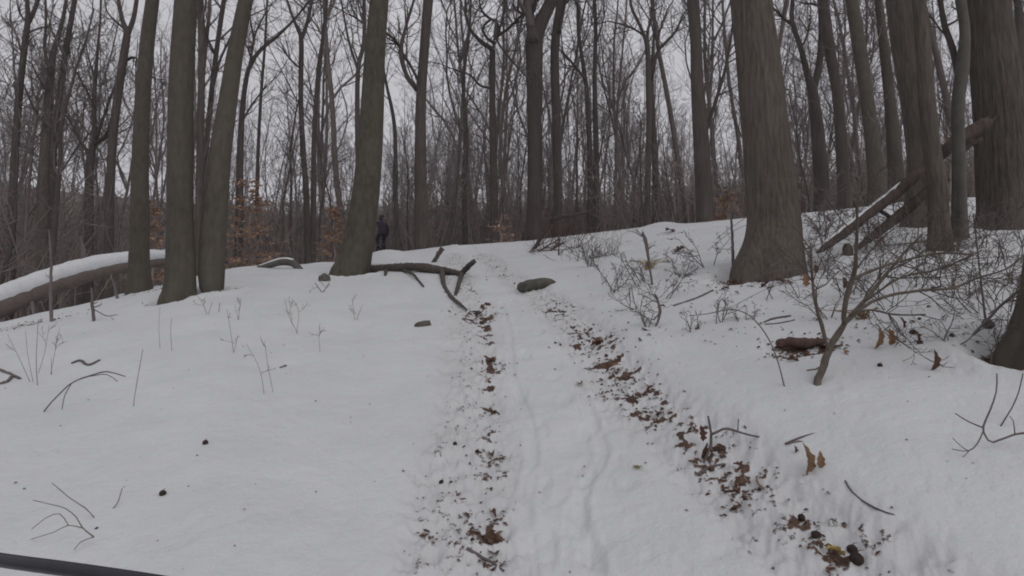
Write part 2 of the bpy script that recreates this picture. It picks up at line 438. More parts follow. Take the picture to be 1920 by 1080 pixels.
# ------------------------------------------------------------------ the trees one can name, traced from their bases upward
# key: (list of (px, py, width px)), distance or None (= from base pixel), kind, near, limbs, label
TREES = [
 dict(p=[(262,553,44),(261,500,36),(262,400,33),(263,300,30),(268,180,28),(276,80,26),(286,0,24)], k='bark_smooth', near=1, l='smooth grey-brown tree left of the twin trunks, in front of the fallen snowy log'),
 dict(p=[(333,568,62),(338,530,54),(338,400,47),(338,300,47),(340,150,46),(348,0,42)], k='bark_smooth', near=1, l='upright thick trunk, left one of the pair growing side by side'),
 dict(p=[(399,553,34),(396,520,46),(403,400,46),(412,300,41),(426,200,36),(441,100,32),(461,0,28)], k='bark_smooth', near=1, l='slanting trunk leaning right, right one of the pair growing side by side'),
 dict(p=[(655,522,72),(664,490,64),(681,400,56),(692,300,50),(698,200,46),(703,100,41),(711,0,38)], k='bark_mossy', near=1, l='thick leaning tree left of the trail, with the dead branch lying at its foot'),
 dict(p=[(1442,522,142),(1445,496,128),(1449,455,108),(1449,400,98),(1440,300,93),(1430,200,87),(1420,100,83),(1407,0,76)], k='bark_furrowed', near=2, l='biggest furrowed tree right of the trail with flared base and brown leaves at its foot'),
 dict(Y=5.75, p=[(1886,472,118),(1884,430,96),(1882,360,90),(1872,200,86),(1860,100,80),(1848,0,75)], k='bark_furrowed', near=2, l='massive furrowed trunk near the right edge behind the leaning broken limb'),
 dict(p=[(1724,432,62),(1727,380,54),(1729,300,52),(1720,200,55),(1704,100,56),(1688,0,52)], k='bark_furrowed', near=1, l='dark thick trunk behind the lower end of the broken limbs, beside a slimmer trunk'),
 dict(p=[(1764,474,46),(1762,420,38),(1757,340,33),(1748,280,31),(1740,200,29),(1733,100,27),(1724,0,25)], k='bark_furrowed', near=1, l='dark slimmer trunk between the thick dark trunk and the thin grey tree'),
 dict(Y=5.2, p=[(1799,486,36),(1799,420,28),(1798,300,23),(1796,200,22),(1804,130,24),(1809,60,18),(1801,0,18)], k='bark_grey', near=1, l='thin grey crooked tree with smooth bark standing before the massive right trunk',
      limbs=[[(1800,150,14),(1786,90,12),(1772,50,11),(1763,0,10),(1756,-60,8)]]),
 dict(p=[(1958,700,150),(1972,640,128),(1988,560,120),(2004,400,116),(2020,200,110),(2035,0,100)], Y=2.75, k='bark_smooth', near=1, l='trunk cut by the right edge of the view, its foot in the snow'),
 dict(p=[(1582,400,26),(1582,360,24),(1573,200,20),(1557,100,20),(1543,0,20)], Y=13, k='bark_mid', l='slim straight dark tree second to the right of the biggest furrowed tree'),
 dict(p=[(1646,388,36),(1644,340,31),(1628,200,25),(1613,100,25),(1597,0,23)], Y=12, k='bark_smooth', l='straight bare tree leaning left between the slim dark tree and the thick dark trunk'),
 dict(p=[(1681,392,34),(1680,330,28),(1670,200,21),(1659,100,18),(1647,0,14)], Y=13.5, k='bark_smooth', l='grey tree half hidden by the thick dark trunk on its left side'),
 dict(p=[(1541,400,32),(1540,340,28),(1532,240,24),(1523,170,19),(1514,140,13),(1500,85,10),(1485,40,9),(1486,0,8),(1484,-60,6)], Y=14, k='bark_mid', l='forked tree just right of the biggest furrowed tree with a crooked left limb',
      limbs=[[(1524,172,14),(1536,120,14),(1541,60,13),(1538,0,12),(1530,-70,9)],[(1490,48,6),(1470,35,5),(1450,15,4)],[(1502,90,5),(1512,70,4),(1520,40,3)]]),
 dict(p=[(1318,446,20),(1320,420,30),(1320,360,34),(1313,240,30),(1307,150,25),(1305,80,23),(1299,0,25)], Y=14.5, k='bark_mid', l='straight tree left of the biggest furrowed tree, its foot split in the snow',
      limbs=[[(1322,250,9),(1345,180,7),(1362,120,6),(1372,60,5)]]),
 dict(p=[(1002,470,34),(1002,380,30),(1002,250,28),(1002,120,34),(1003,70,36),(1020,30,28),(1034,0,26),(1050,-60,22)], Y=20, k='bark_mid', l='stout forked tree beyond the crest straight ahead of the trail',
      limbs=[[(1000,80,24),(994,40,20),(991,0,19),(986,-60,16)]]),
 dict(p=[(1046,470,20),(1046,360,18),(1044,250,18),(1040,120,18),(1043,60,18),(1050,10,16),(1058,-60,12)], Y=22, k='bark_mid', l='slimmer tree standing close to the right of the stout forked tree',
      limbs=[[(1048,60,7),(1056,25,6),(1064,-20,5)]]),
 dict(p=[(790,480,27),(789,360,25),(789,200,21),(795,100,19),(803,0,20),(808,-60,17)], Y=19, k='bark_mid', l='dark straight tree right of the thick leaning tree, with a limb rising left',
      limbs=[[(782,170,9),(762,140,9),(752,100,10),(756,70,7),(764,40,6),(776,0,5),(782,-40,4)],[(752,92,8),(740,75,6),(722,60,5)],[(784,150,6),(768,120,6),(755,100,6)]]),
 dict(p=[(928,470,17),(927,400,16),(924,250,14),(923,150,12),(924,95,12)], Y=21, k='bark_mid', l='small tree over the trail whose gnarled crown curls in a loop', cap=1,
      limbs=[[(922,92,9),(900,76,8),(882,55,6),(873,25,5),(874,-30,4)],[(929,82,7),(914,72,6),(905,55,5),(913,42,5),(928,37,5),(929,70,6)],[(931,75,8),(933,45,6),(912,30,5),(900,10,4),(899,-40,3)],
             [(933,68,6),(955,52,6),(972,35,5),(984,24,5)],[(934,62,6),(944,30,5),(950,-10,4)],[(920,165,6),(900,160,5),(880,140,4),(850,130,3)]]),
 dict(p=[(1106,470,12),(1106,300,11),(1101,180,10),(1096,140,8),(1085,60,7),(1083,0,6)], Y=24, k='bark_mid', l='thin tree right of the stout forked tree with a limb bending left', limbs=[[(1098,150,6),(1075,120,5),(1052,95,4)]]),
 dict(p=[(1118,470,14),(1118,300,12),(1115,150,9),(1117,60,8),(1113,-30,7)], Y=26, k='bark_mid', l='straight thin tree in the clump midway between forked tree and biggest tree'),
 dict(p=[(1214,465,13),(1214,360,12),(1217,230,12),(1216,160,12),(1214,90,10),(1205,60,7),(1194,35,6),(1183,10,6),(1180,-40,5)], Y=21, k='bark_mid', l='branchy tree with antler-like crown left of the split-foot tree',
      limbs=[[(1216,95,7),(1214,60,6),(1222,30,6),(1224,-30,5)],[(1222,150,7),(1232,100,7),(1250,78,6),(1266,60,5),(1280,30,4)],[(1233,92,5),(1237,60,4),(1250,20,3)],[(1212,70,5),(1190,55,4),(1165,45,4)]]),
 dict(p=[(1228,460,12),(1228,360,11),(1226,250,10),(1222,150,8),(1226,60,5),(1222,-20,4)], Y=25, k='bark_mid', l='thin tree standing just right behind the branchy antler-crowned tree'),
 dict(p=[(21,520,14),(22,400,14),(27,300,13),(36,180,12),(47,80,11),(52,40,10),(51,0,7),(48,-50,5)], Y=14, k='bark_mid', l='slender forked tree at the left edge behind the fallen log', limbs=[[(52,45,8),(62,25,8),(72,-5,7),(84,-60,5)],[(46,38,4),(35,20,3),(30,-10,2)]]),
 dict(p=[(82,520,24),(80,400,22),(83,300,18),(90,200,16),(98,110,12),(108,70,8),(117,40,7),(126,-10,6)], Y=14, k='bark_mid', l='dark forked tree rising behind the fallen log near the left edge', limbs=[[(94,140,7),(84,95,6),(86,40,5),(84,-30,4)],[(92,170,4),(75,150,4),(60,120,3)],[(88,240,5),(65,205,4),(50,175,3)]]),
 dict(p=[(96,520,12),(98,360,12),(104,240,11),(116,150,11),(126,80,10),(140,0,9),(150,-60,8)], Y=15, k='bark_mid', l='straight dark stem crossing just right of the forked tree behind the log'),
 dict(p=[(166,520,17),(167,360,15),(170,290,14),(178,262,9),(176,200,8),(181,120,6),(188,40,4)], Y=16, k='bark_mid', l='spreading small tree whose limbs fan out low behind the log',
      limbs=[[(169,292,8),(150,262,6),(130,225,5),(112,198,4)],[(178,270,8),(195,258,6),(214,252,4)],[(180,262,6),(196,215,5),(212,170,4),(225,140,3)],[(176,200,4),(160,165,4),(140,130,3)],[(179,150,4),(165,105,3),(160,70,2)]]),
 dict(p=[(203,520,18),(205,400,16),(211,270,15),(224,160,15),(236,80,14),(238,60,12),(230,40,9),(222,0,7),(215,-50,6)], Y=14.5, k='bark_mid', l='forked tree left of the smooth tree, with a stub branch on its right',
      limbs=[[(238,68,10),(250,35,9),(256,0,8),(264,-50,6)],[(232,118,6),(246,108,5),(256,110,4),(262,125,3)],[(234,55,5),(215,38,4),(200,20,3),(196,-10,3)]]),
 dict(p=[(372,500,13),(373,360,13),(376,240,13),(378,120,13),(376,0,12),(375,-60,10)], Y=13, k='bark_mid', l='dark stem seen in the gap right behind the upright thick trunk'),
 dict(p=[(372,500,11),(376,350,11),(388,260,10),(397,170,10),(408,80,9),(420,0,9),(430,-60,7)], Y=15, k='bark_mid', l='thin dark tree slanting right between the two trunks of the pair', limbs=[[(395,190,5),(410,120,5),(432,70,4),(445,35,3)],[(402,100,6),(385,60,4),(382,20,3)]]),
 dict(p=[(446,500,16),(449,400,15),(450,300,13),(455,200,10),(466,130,8),(490,92,7),(520,68,6),(552,36,4),(570,15,3)], Y=16, k='bark_mid', l='tree right of the slanting trunk whose top sweeps far to the right', limbs=[[(458,180,7),(470,110,5),(480,60,4),(500,20,3)],[(466,90,5),(476,80,5),(470,40,3)],[(453,230,5),(470,200,4),(500,160,3)]]),
 dict(p=[(484,500,8),(482,350,7),(488,200,6),(497,80,5),(502,-20,4)], Y=20, k='bark_mid', l='very thin straight tree above the left copper-leaved sapling'),
 dict(p=[(577,500,13),(574,360,12),(568,280,11),(564,180,10),(565,80,10),(561,60,8),(550,35,6),(538,0,5)], Y=18, k='bark_mid', l='forked tree midway between the slanting trunk and the thick leaning tree', limbs=[[(566,72,8),(578,35,7),(586,-10,6)],[(563,128,4),(545,112,4),(530,92,3)]]),
 dict(p=[(586,500,12),(588,360,11),(589,250,9),(597,130,8),(604,80,7),(613,0,6),(618,-50,5)], Y=19, k='bark_mid', l='thin crooked tree close beside the forked tree in the left centre'),
 dict(p=[(672,500,12),(672,360,11),(670,200,10),(672,125,9),(682,80,8),(683,0,7)], Y=17, k='bark_mid', l='dark tree showing along the left side of the thick leaning tree', limbs=[[(671,130,6),(655,80,5),(645,30,4),(636,-20,3)],[(682,45,4),(665,32,4),(655,28,3)]]),
 dict(p=[(872,470,11),(871,360,10),(873,250,9),(869,150,7),(880,60,5),(884,-20,4)], Y=24, k='bark_mid', l='thin tree beyond the trail crest, left of the loop-crowned tree'),
 dict(p=[(1915,180,16),(1912,80,14),(1908,0,13)], Y=11, k='bark_mid', l='slim stem in the top right corner beyond the massive trunk', base=(1935, 470)),
 dict(p=[(745,470,9),(742,360,9),(740,240,8),(725,160,6),(715,110,5)], Y=22, k='bark_mid', l='thin tree above the cyclist, close to the thick leaning tree'),
]
for T in TREES:
    p = T['p']
    if T.get('Y') is None:
        T['Y'] = float(hit(p[0][0], p[0][1]-3)[1])*(1+(p[0][2]/FPX/2*.75 if T.get('near') else 0))
    if T.get('near'):
        b = at(p[0][0], p[0][1], T['Y']); WELLS.append((b[0], b[1], p[1][2]/FPX*T['Y']/2+.05))

# ground mesh
def build_ground():
    a1 = np.linspace(-0.80, 0.80, 760)
    a0 = np.linspace(-math.pi, -0.80, 60)[:-1]; a2 = np.linspace(0.80, math.pi, 60)[1:]
    A = np.concatenate([a0, a1, a2])
    R = np.concatenate([np.linspace(.02, 1.3, 26)[:-1], 1.3*np.exp(np.linspace(0, math.log(22/1.3), 370))[:-1], 22*np.exp(np.linspace(0, math.log(230/22), 40))])
    aa, rr = np.meshgrid(A, R); x = rr*np.sin(aa); y = rr*np.cos(aa)
    z, dirt, band = ground_parts(x, y)
    D = np.interp(aa, AZ, DD)
    litter = sstep(4, 11, rr-D)*0.9 + np.where((aa < -.42) & (rr > D-2.5), .25*sstep(-2.5, 0, rr-D), 0)
    litter = litter + (fbm(x*.5, y*.5, 61, 3)-.5)*.35*(litter > 0.02)
    n, m = rr.shape
    i = np.arange(n-1)[:, None]*m; j = np.arange(m-1)[None, :]
    Q = np.stack([i+j, i+j+1, i+m+j+1, i+m+j], -1).reshape(-1, 4)[:, ::-1]
    V = np.stack([x, y, z], -1).reshape(-1, 3)
    o = mesh_obj('snow_ground', V, [Q], M['ground'], attrs={'dirt': dirt.ravel(), 'litter': litter.ravel(), 'packed': band.ravel()*.8})
    tag(o, kind='structure')
build_ground()

# one closed, even box of thin haze, added to lift the dark far wood
def haze_box():
    zl, zh = -100.0, 62.0; E = 236.0
    V = [(-E, -E, zl), (E, -E, zl), (E, E, zl), (-E, E, zl), (-E, -E, zh), (E, -E, zh), (E, E, zh), (-E, E, zh)]
    m = bpy.data.materials.new('haze'); m.use_nodes = True; nt = m.node_tree; nt.nodes.clear()
    o_ = nt.nodes.new('ShaderNodeOutputMaterial'); v_ = nt.nodes.new('ShaderNodeVolumePrincipled')
    v_.inputs['Color'].default_value = (.90, .89, .94, 1); v_.inputs['Density'].default_value = .0016
    nt.links.new(v_.outputs[0], o_.inputs['Volume'])
    o = mesh_obj('haze', np.array(V), [np.array([(0, 3, 2, 1), (4, 5, 6, 7), (0, 1, 5, 4), (1, 2, 6, 5), (2, 3, 7, 6), (3, 0, 4, 7)])], m, smooth=False)
    tag(o, kind='stuff', label='thin haze added between the trees to lift the far darks')
haze_box()

# ------------------------------------------------------------------ growing branches
def rot_dir(d, ang, az):
    d = d/np.linalg.norm(d)
    ref = np.array([0, 0, 1.]) if abs(d[2]) < .9 else np.array([1., 0, 0])
    a = np.cross(d, ref); a /= np.linalg.norm(a); b = np.cross(d, a)
    return d*math.cos(ang) + (a*math.cos(az)+b*math.sin(az))*math.sin(ang)

def limb(p0, d, L, r0, rng, lvl, maxl, out, up=.12, nseg=None, kids=None, rmin=.004):
    n = nseg or (7, 6, 4, 3, 3)[lvl]
    P = [np.array(p0, float)]; d = d/np.linalg.norm(d)
    for i in range(n):
        w = .17 if lvl < 2 else .24
        d = d + np.array([rng.gauss(0, w), rng.gauss(0, w), rng.gauss(0, w*.7)+up]); d /= np.linalg.norm(d)
        P.append(P[-1]+d*L/n)
    P = np.array(P); R = np.maximum(r0*np.linspace(1, .28, n+1), rmin)
    out.append((P, R, lvl))
    if lvl >= maxl: return
    nk = kids[lvl] if kids else (7, 5, 4, 3)[lvl]
    for k in range(nk):
        t = .22+.78*(k+rng.random()*.8)/nk; t = min(t, .99); q = t*n; i = int(q); f = q-i
        p = P[i]*(1-f)+P[min(i+1, n)]*f; dd = P[min(i+1, n)]-P[i]
        a = math.radians(rng.uniform(24, 62)); az = rng.uniform(0, 2*math.pi)
        r = (r0*(1-.72*t))*rng.uniform(.45, .75)
        limb(p, rot_dir(dd, a, az), L*rng.uniform(.28, .55)*(1.15-.5*t), max(r, rmin), rng, lvl+1, maxl, out, up, None, kids, rmin)

def crown_on(P, R, rng, z0, n, maxl, kids, lenf=(.18, .34), rmin=.006):
    """limbs along a trunk path above height fraction z0"""
    hh = np.maximum.accumulate(P[:, 2]+np.arange(len(P))*1e-6); hq = np.linspace(hh[0], hh[-1], 40)
    P = np.stack([np.interp(hq, hh, P[:, i]) for i in range(3)], -1); R = np.interp(hq, hh, R)
    out = []; H = P[-1, 2]-P[0, 2]; m = len(P)
    for k in range(n):
        t = z0+(1-z0)*(k+rng.random())/n; i = min(int(t*(m-1)), m-2)
        dd = P[i+1]-P[i]; ang = math.radians(rng.uniform(25, 62)*(1-.35*t)); az = rng.uniform(0, 2*math.pi)
        L = H*rng.uniform(*lenf)*(1.15-.55*t)
        limb(P[i], rot_dir(dd, ang, az), L, max(R[i]*rng.uniform(.32, .6), rmin*2), rng, 0+1, maxl, out, .10, None, kids, rmin)
    return out

def tubes(mb, branches, s=(7, 5, 4, 3, 3)):
    for P, R, l in branches: mb.tube(P, R, s[min(l, 4)], caps=False)

def furrow(amp, seed, k=20, kz=1.3, flare=0.0, z0=0.0):
    def f(P, th, R):
        zz = P[:, 2][:, None]; t = th[None, :]
        w = (fbm(zz*1.6+7*np.cos(t), zz*.9+7*np.sin(t), seed, 3)-.5)*.7
        c, s = np.cos(t+w*.25), np.sin(t+w*.25)
        u = fbm(c*k/6.28*2.0+50+zz*kz*.12, s*k/6.28*2.0+50+zz*kz*.45, seed+3, 3)
        ridge = np.abs(u-.5)*2
        low = (fbm(c*1.2+9, s*1.2+zz*.4, seed+9, 3)-.5)
        h = np.maximum(zz-z0, 0)
        fl = flare*np.exp(-h/.30)*(np.abs(np.sin(t*2.5+seed+.6*np.sin(t)))-.5)*1.3
        return R[:, None]*(.10*low)+amp*(ridge-.4) + fl*R[:, None]
    return f

def trunk_world(p, Y, lean=0.0, base=None):
    """pixel centreline to a path at the tree's own distance, radius in metres"""
    K = []
    for i, (px, py, w) in enumerate(p):
        yy = Y + lean*(p[0][1]-py)/FPX*Y
        q = at(px, py, yy); K.append([q[0], q[1], q[2], w/FPX*yy/2*.97])
    return np.array(K)

def build_tree(T, idx):
    rng = random.Random(100+idx); near = T.get('near', 0); Y = T['Y']; p = T['p']
    K = trunk_world(p, Y, rng.uniform(-.05, .05))
    if T.get('base'):
        b = at(T['base'][0], T['base'][1], Y); K = np.vstack([[b[0], b[1], b[2], K[0, 3]*1.15], K])
    gz = Gs(K[0, 0], K[0, 1])
    foot = K[0].copy()
    if not near:
        # the foot is hidden behind the crest: carry the stem down to the ground
        foot[2] = gz-.1; d = K[1]-K[0]
        if foot[2] < K[0, 2]-.05: foot[3] *= 1.12; K = np.vstack([foot, K])
        else: K[0, 2] = gz-.1
    else:
        f2 = foot.copy(); f2[2] = min(gz, foot[2])-.18; f2[3] *= 1.06; K = np.vstack([f2, K])
    pth = smooth_path(K, .045 if near == 2 else (.08 if near else .35))
    # above the frame: go on to full height
    Hfull = rng.uniform(20, 25) if K[1, 3] > .09 else rng.uniform(14, 18)
    root = empty('tree', (pth[0, 0], pth[0, 1], gz))
    if not T.get('cap'):
        top = pth[-1]; d = K[-1, :3]-K[-2, :3]; d /= np.linalg.norm(d); n = 12; ext = []
        rem = max(gz+Hfull-top[2], 3); q = top[:3].copy(); r0 = top[3]
        for i in range(1, n+1):
            d = d + np.array([rng.gauss(0, .05), rng.gauss(0, .05), .04]); d /= np.linalg.norm(d)
            q = q+d*rem/n; ext.append([*q, max(r0*(1-.85*i/n), .012)])
        full = np.vstack([pth, ext])
    else: full = pth
    mb = MB(); sides = {0: 12, 1: 48, 2: 120}[near]
    amp = {0: .004, 1: .005, 2: .013}[near]*(1.6 if T['k'] == 'bark_furrowed' else .7)
    if near and T['k'] == 'bark_furrowed' and near == 1: amp = .008
    mb.tube(full[:, :3], full[:, 3], sides, disp=furrow(amp, idx+5, 34 if near == 2 else 22, flare=(.20 if near == 2 else (.18 if near else .0)), z0=gz))
    mb.build('trunk', M[T['k']], root)
    for j, L in enumerate(T.get('limbs', [])):
        lm = MB(); kk = trunk_world(L, Y); sgn = rng.choice((-1, 1))
        for i in range(len(kk)):
            dep = sgn*.12*i*Y/20; qn = at(L[i][0], L[i][1], Y+dep); kk[i, :3] = qn
        w = smooth_path(kk, .2); lm.tube(w[:, :3], w[:, 3], 7)
        out = []
        for c in range(5):
            i = rng.randrange(len(w)//3, len(w)-1); dd = w[i+1, :3]-w[i, :3]
            limb(w[i, :3], rot_dir(dd, math.radians(rng.uniform(25, 60)), rng.uniform(0, 6.28)), rng.uniform(.7, 2.0)*Y/20, w[i, 3]*.5, rng, 2, 4, out)
        limb(w[-1, :3], w[-1, :3]-w[-2, :3], 2.0*Y/20, w[-1, 3]*.8, rng, 2, 4, out)
        tubes(lm, out); lm.build('limb', M['bark_mid'], root)
    out = []
    hgt = full[-1, 2]-gz
    if near: out = crown_on(full[::6, :3], full[::6, 3], rng, .55, 10, 3, (0, 5, 4, 3), (.14, .25), .006)
    elif not T.get('cap'): out = crown_on(full[:, :3], full[:, 3], rng, .38, 12, 3, (0, 6, 4, 3), (.10, .22), .006)
    # small live twigs lower down
    for c in range(0 if near else 7):
        i = rng.randrange(len(full)//4, len(full)*3//4)
        limb(full[i, :3], np.array([rng.uniform(-1, 1), rng.uniform(-1, 1), .7]), rng.uniform(.6, 2.2), .014, rng, 2, 4, out)
    if out:
        cm = MB(); tubes(cm, out); cm.build('crown', M['twig'], root)
    tag(root, T['l'], 'tree')
    return root
for i, T in enumerate(TREES): build_tree(T, i)

# ------------------------------------------------------------------ the wood beyond the crest
FORMS = []
def make_form(seed, H, r, z0, nl, fork, crook, kids=(0, 5, 4, 3), lenf=(.15, .28), rm=.007):
    rng = random.Random(seed); n = 16
    P = [np.array([0, 0, -.3])]; d = np.array([rng.gauss(0, .03), rng.gauss(0, .03), 1.])
    for i in range(n):
        d = d+np.array([rng.gauss(0, crook), rng.gauss(0, crook), .15]); d /= np.linalg.norm(d); P.append(P[-1]+d*H/n)
    P = np.array(P); R = r*np.linspace(1, .15, n+1)**.9; R[0] *= 1.25
    tm = MB(); tm.tube(P, R, 9)
    out = crown_on(P, R, rng, z0, nl, 3, kids, lenf, rm)
    for k in range(fork):
        i = rng.randrange(n//3, n//2+2)
        limb(P[i], rot_dir(P[i+1]-P[i], math.radians(rng.uniform(14, 26)), rng.uniform(0, 6.28)), H*rng.uniform(.35, .55), R[i]*.75, rng, 0, 3, out, .12, 9, (8, 5, 4, 3), .008)
    cm = MB(); tubes(cm, out, (8, 5, 4, 3, 3))
    return tm.arrays(), cm.arrays()
for s, (H, r, z0, nl, fk, ck) in enumerate([(20, .115, .38, 12, 0, .05), (22, .15, .40, 11, 1, .045), (18, .10, .32, 12, 2, .075), (23, .16, .42, 11, 2, .045), (16, .08, .26, 12, 1, .08),
                                          (18, .11, .28, 14, 3, .06), (13, .06, .25, 12, 1, .09), (21, .135, .36, 11, 3, .05), (11, .05, .22, 11, 2, .09), (17, .085, .30, 12, 2, .08)]):
    FORMS.append(make_form(900+s, H, r, z0, nl, fk, ck))
KIND = ['tall straight bare tree', 'tall one-forked bare tree', 'crooked bare tree', 'stout high-forked bare tree', 'slim bare tree', 'many-limbed bare tree', 'thin young bare tree',
        'twice-forked bare tree', 'very thin forked young tree', 'medium crooked forked tree']
taken = [(at(T['p'][0][0], T['p'][0][1], T['Y'])[:2]) for T in TREES]
hero_az = []
proto = []
for (tv, cv) in FORMS:
    def mk(nm, a, m):
        me = bpy.data.meshes.new(nm); ob = mesh_obj(nm, a[0], [a[1], a[2]], m); bpy.data.objects.remove(ob); return bpy.data.meshes[nm] if nm in bpy.data.meshes else me
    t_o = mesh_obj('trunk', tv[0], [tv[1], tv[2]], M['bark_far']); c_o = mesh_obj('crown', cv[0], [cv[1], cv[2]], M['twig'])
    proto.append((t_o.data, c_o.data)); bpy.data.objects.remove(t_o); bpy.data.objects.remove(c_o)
def clear_of(x, y, dmin, pts):
    return all((x-a)**2+(y-b)**2 > dmin*dmin for a, b in pts)
rider_az = math.atan2(ray(714, 440)[0], ray(714, 440)[1])
spots = []; rng = random.Random(77); tries = 0
while len(spots) < 120 and tries < 20000:
    tries += 1
    a = rng.uniform(-.79, .79); r = math.sqrt(rng.uniform(19.5**2, 62**2))
    D = float(np.interp(a, AZ, DD))
    if r < D+4: continue
    x, y = r*math.sin(a), r*math.cos(a)
    if abs(a-rider_az) < .03 and r < 34: continue
    if a < -.2 and rng.random() < .45: continue
    if not clear_of(x, y, 1.3+.01*r, taken+spots): continue
    spots.append((x, y))
ZPX = [(0, 'past the left edge'), (250, 'behind the fallen snowy log'), (450, 'behind the pair of trunks'), (640, 'left of the thick leaning tree'), (860, 'between leaning tree and trail'), (1060, 'beyond the trail crest'),
       (1300, 'left of the split-foot tree'), (1560, 'behind the biggest furrowed tree'), (1760, 'behind the broken limb'), (1920, 'near the right edge'), (9999, 'past the right edge')]
ORD = ['leftmost', 'second', 'third', 'fourth', 'fifth', 'sixth', 'seventh', 'eighth', 'ninth', 'tenth', 'eleventh', 'twelfth']
def zone_of(x, y):
    px = 960+FPX*x/y*math.cos(PITCH)*.985
    return [z for lim, z in ZPX if px < lim][0]
def name_row(rows, cat):
    """rows: (object, kind phrase, zone, azimuth). Alike ones in a zone are told apart from left to right"""
    by = {}
    for r_ in rows: by.setdefault((r_[1], r_[2]), []).append(r_)
    for (k, z), L in by.items():
        L.sort(key=lambda q: q[3])
        for i_, r_ in enumerate(L):
            if len(L) == 1: lab = f'only {k} {z}'
            elif i_ == 0: lab = f'leftmost {k} {z}'
            elif i_ == len(L)-1: lab = f'rightmost {k} {z}'
            else: lab = f'{ORD[i_]} {k} from the left {z}'
            tag(r_[0], lab, cat, f'{k} {z}')
rows_t = []
for (x, y) in spots:
    f = rng.randrange(len(FORMS)); a = math.atan2(x, y); r = math.hypot(x, y)
    if r < 26: f = rng.choice((0, 2, 4, 5, 6, 8, 9))
    zone = zone_of(x, y)
    z = Gs(x, y); root = empty('tree', (x, y, z-.05)); s = rng.uniform(.85, 1.15)
    root.rotation_euler = (rng.gauss(0, .03), rng.gauss(0, .03), rng.uniform(0, 6.28)); root.scale = (s, s, s*rng.uniform(.93, 1.08))
    for nm, me in zip(('trunk', 'crown'), proto[f]):
        c = bpy.data.objects.new(nm, me); C.objects.link(c); c.parent = root
    rows_t.append((root, KIND[f], zone, a))
name_row(rows_t, 'tree')

# saplings and understorey stems, things of their own
sap = []
for s in range(5):
    rg = random.Random(500+s); H = (4.2, 5, 3.4, 5.8, 2.8)[s]; n = 10
    P = [np.zeros(3)-np.array([0, 0, .2])]; d = np.array([rg.gauss(0, .08), rg.gauss(0, .08), 1.])
    for i in range(n):
        d = d+np.array([rg.gauss(0, .07), rg.gauss(0, .07), .12]); d /= np.linalg.norm(d); P.append(P[-1]+d*H/n)
    P = np.array(P); R = (.035, .045, .026, .055, .02)[s]*np.linspace(1, .25, n+1)
    m = MB(); m.tube(P, R, 6); out = crown_on(P, R, rg, .25, 14, 3, (0, 4, 3, 2), (.12, .26), .006); cm = MB(); tubes(cm, out)
    a, b = m.arrays(), cm.arrays()
    o1 = mesh_obj('stem', a[0], [a[1], a[2]], M['bark_mid']); o2 = mesh_obj('twigs', b[0], [b[1], b[2]], M['twig'])
    sap.append((o1.data, o2.data)); bpy.data.objects.remove(o1); bpy.data.objects.remove(o2)
SK = ['bushy', 'slender', 'small', 'tall', 'low']
n = 0; tries = 0; sp2 = []; rows_s = []
while n < 150 and tries < 9000:
    tries += 1
    a = rng.uniform(-.77, .77); r = math.sqrt(rng.uniform(14**2, 40**2)); D = float(np.interp(a, AZ, DD))
    if r < D+1.0: continue
    if abs(a-rider_az) < .035 and r < 30: continue
    x, y = r*math.sin(a), r*math.cos(a)
    if not clear_of(x, y, .9, taken+spots+sp2): continue
    sp2.append((x, y)); n += 1; s = rng.randrange(5)
    zone = zone_of(x, y)
    root = empty('sapling', (x, y, Gs(x, y)-.03)); k = rng.uniform(.8, 1.3); root.scale = (k, k, k); root.rotation_euler = (rng.gauss(0, .07), rng.gauss(0, .07), rng.uniform(0, 6.28))
    for nm, me in zip(('stem', 'twigs'), sap[s]):
        c = bpy.data.objects.new(nm, me); C.objects.link(c); c.parent = root
    rows_s.append((root, f'{SK[s]} bare sapling', zone, a))
name_row(rows_s, 'sapling')

# the far wood: one mass of stems and crowns
def far_wood():
    Vs, Qs, Ts, n = [], [], [], 0; rg = random.Random(9)
    small = []
    for s in range(6):
        H = (17, 14, 19, 12, 16, 13)[s]; t, c = make_form(1500+s, H, (.11, .08, .13, .06, .10, .07)[s], .22, 14, 1 if s % 2 else 0, .05, (0, 5, 4, 2), (.16, .30), .012)
        small.append(((t[0], t[1], t[2]), c))
    for k in range(330):
        a = rg.uniform(-.86, .86); r = math.sqrt(rg.uniform(60**2, 135**2))
        if a < -.2 and rg.random() < .25: continue
        x, y = r*math.sin(a), r*math.cos(a)
        z = float(base_h(np.array([x]), np.array([y]))[0]); th = rg.uniform(0, 6.28); s = rg.uniform(.8, 1.2)
        c_, s_ = math.cos(th)*s, math.sin(th)*s; Rm = np.array([[c_, -s_, 0], [s_, c_, 0], [0, 0, s]])
        for arr in small[rg.randrange(6)]:
            V = arr[0]@Rm.T+np.array([x, y, z]); Vs.append(V)
            if len(arr[1]): Qs.append(arr[1]+n)
            if len(arr[2]): Ts.append(arr[2]+n)
            n += len(V)
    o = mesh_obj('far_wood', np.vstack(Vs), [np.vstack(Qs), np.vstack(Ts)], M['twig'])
    tag(o, 'mass of distant bare trees closing the view far beyond the crest', 'wood', kind='stuff')
    print('far wood quads', sum(len(q) for q in Qs))
far_wood()

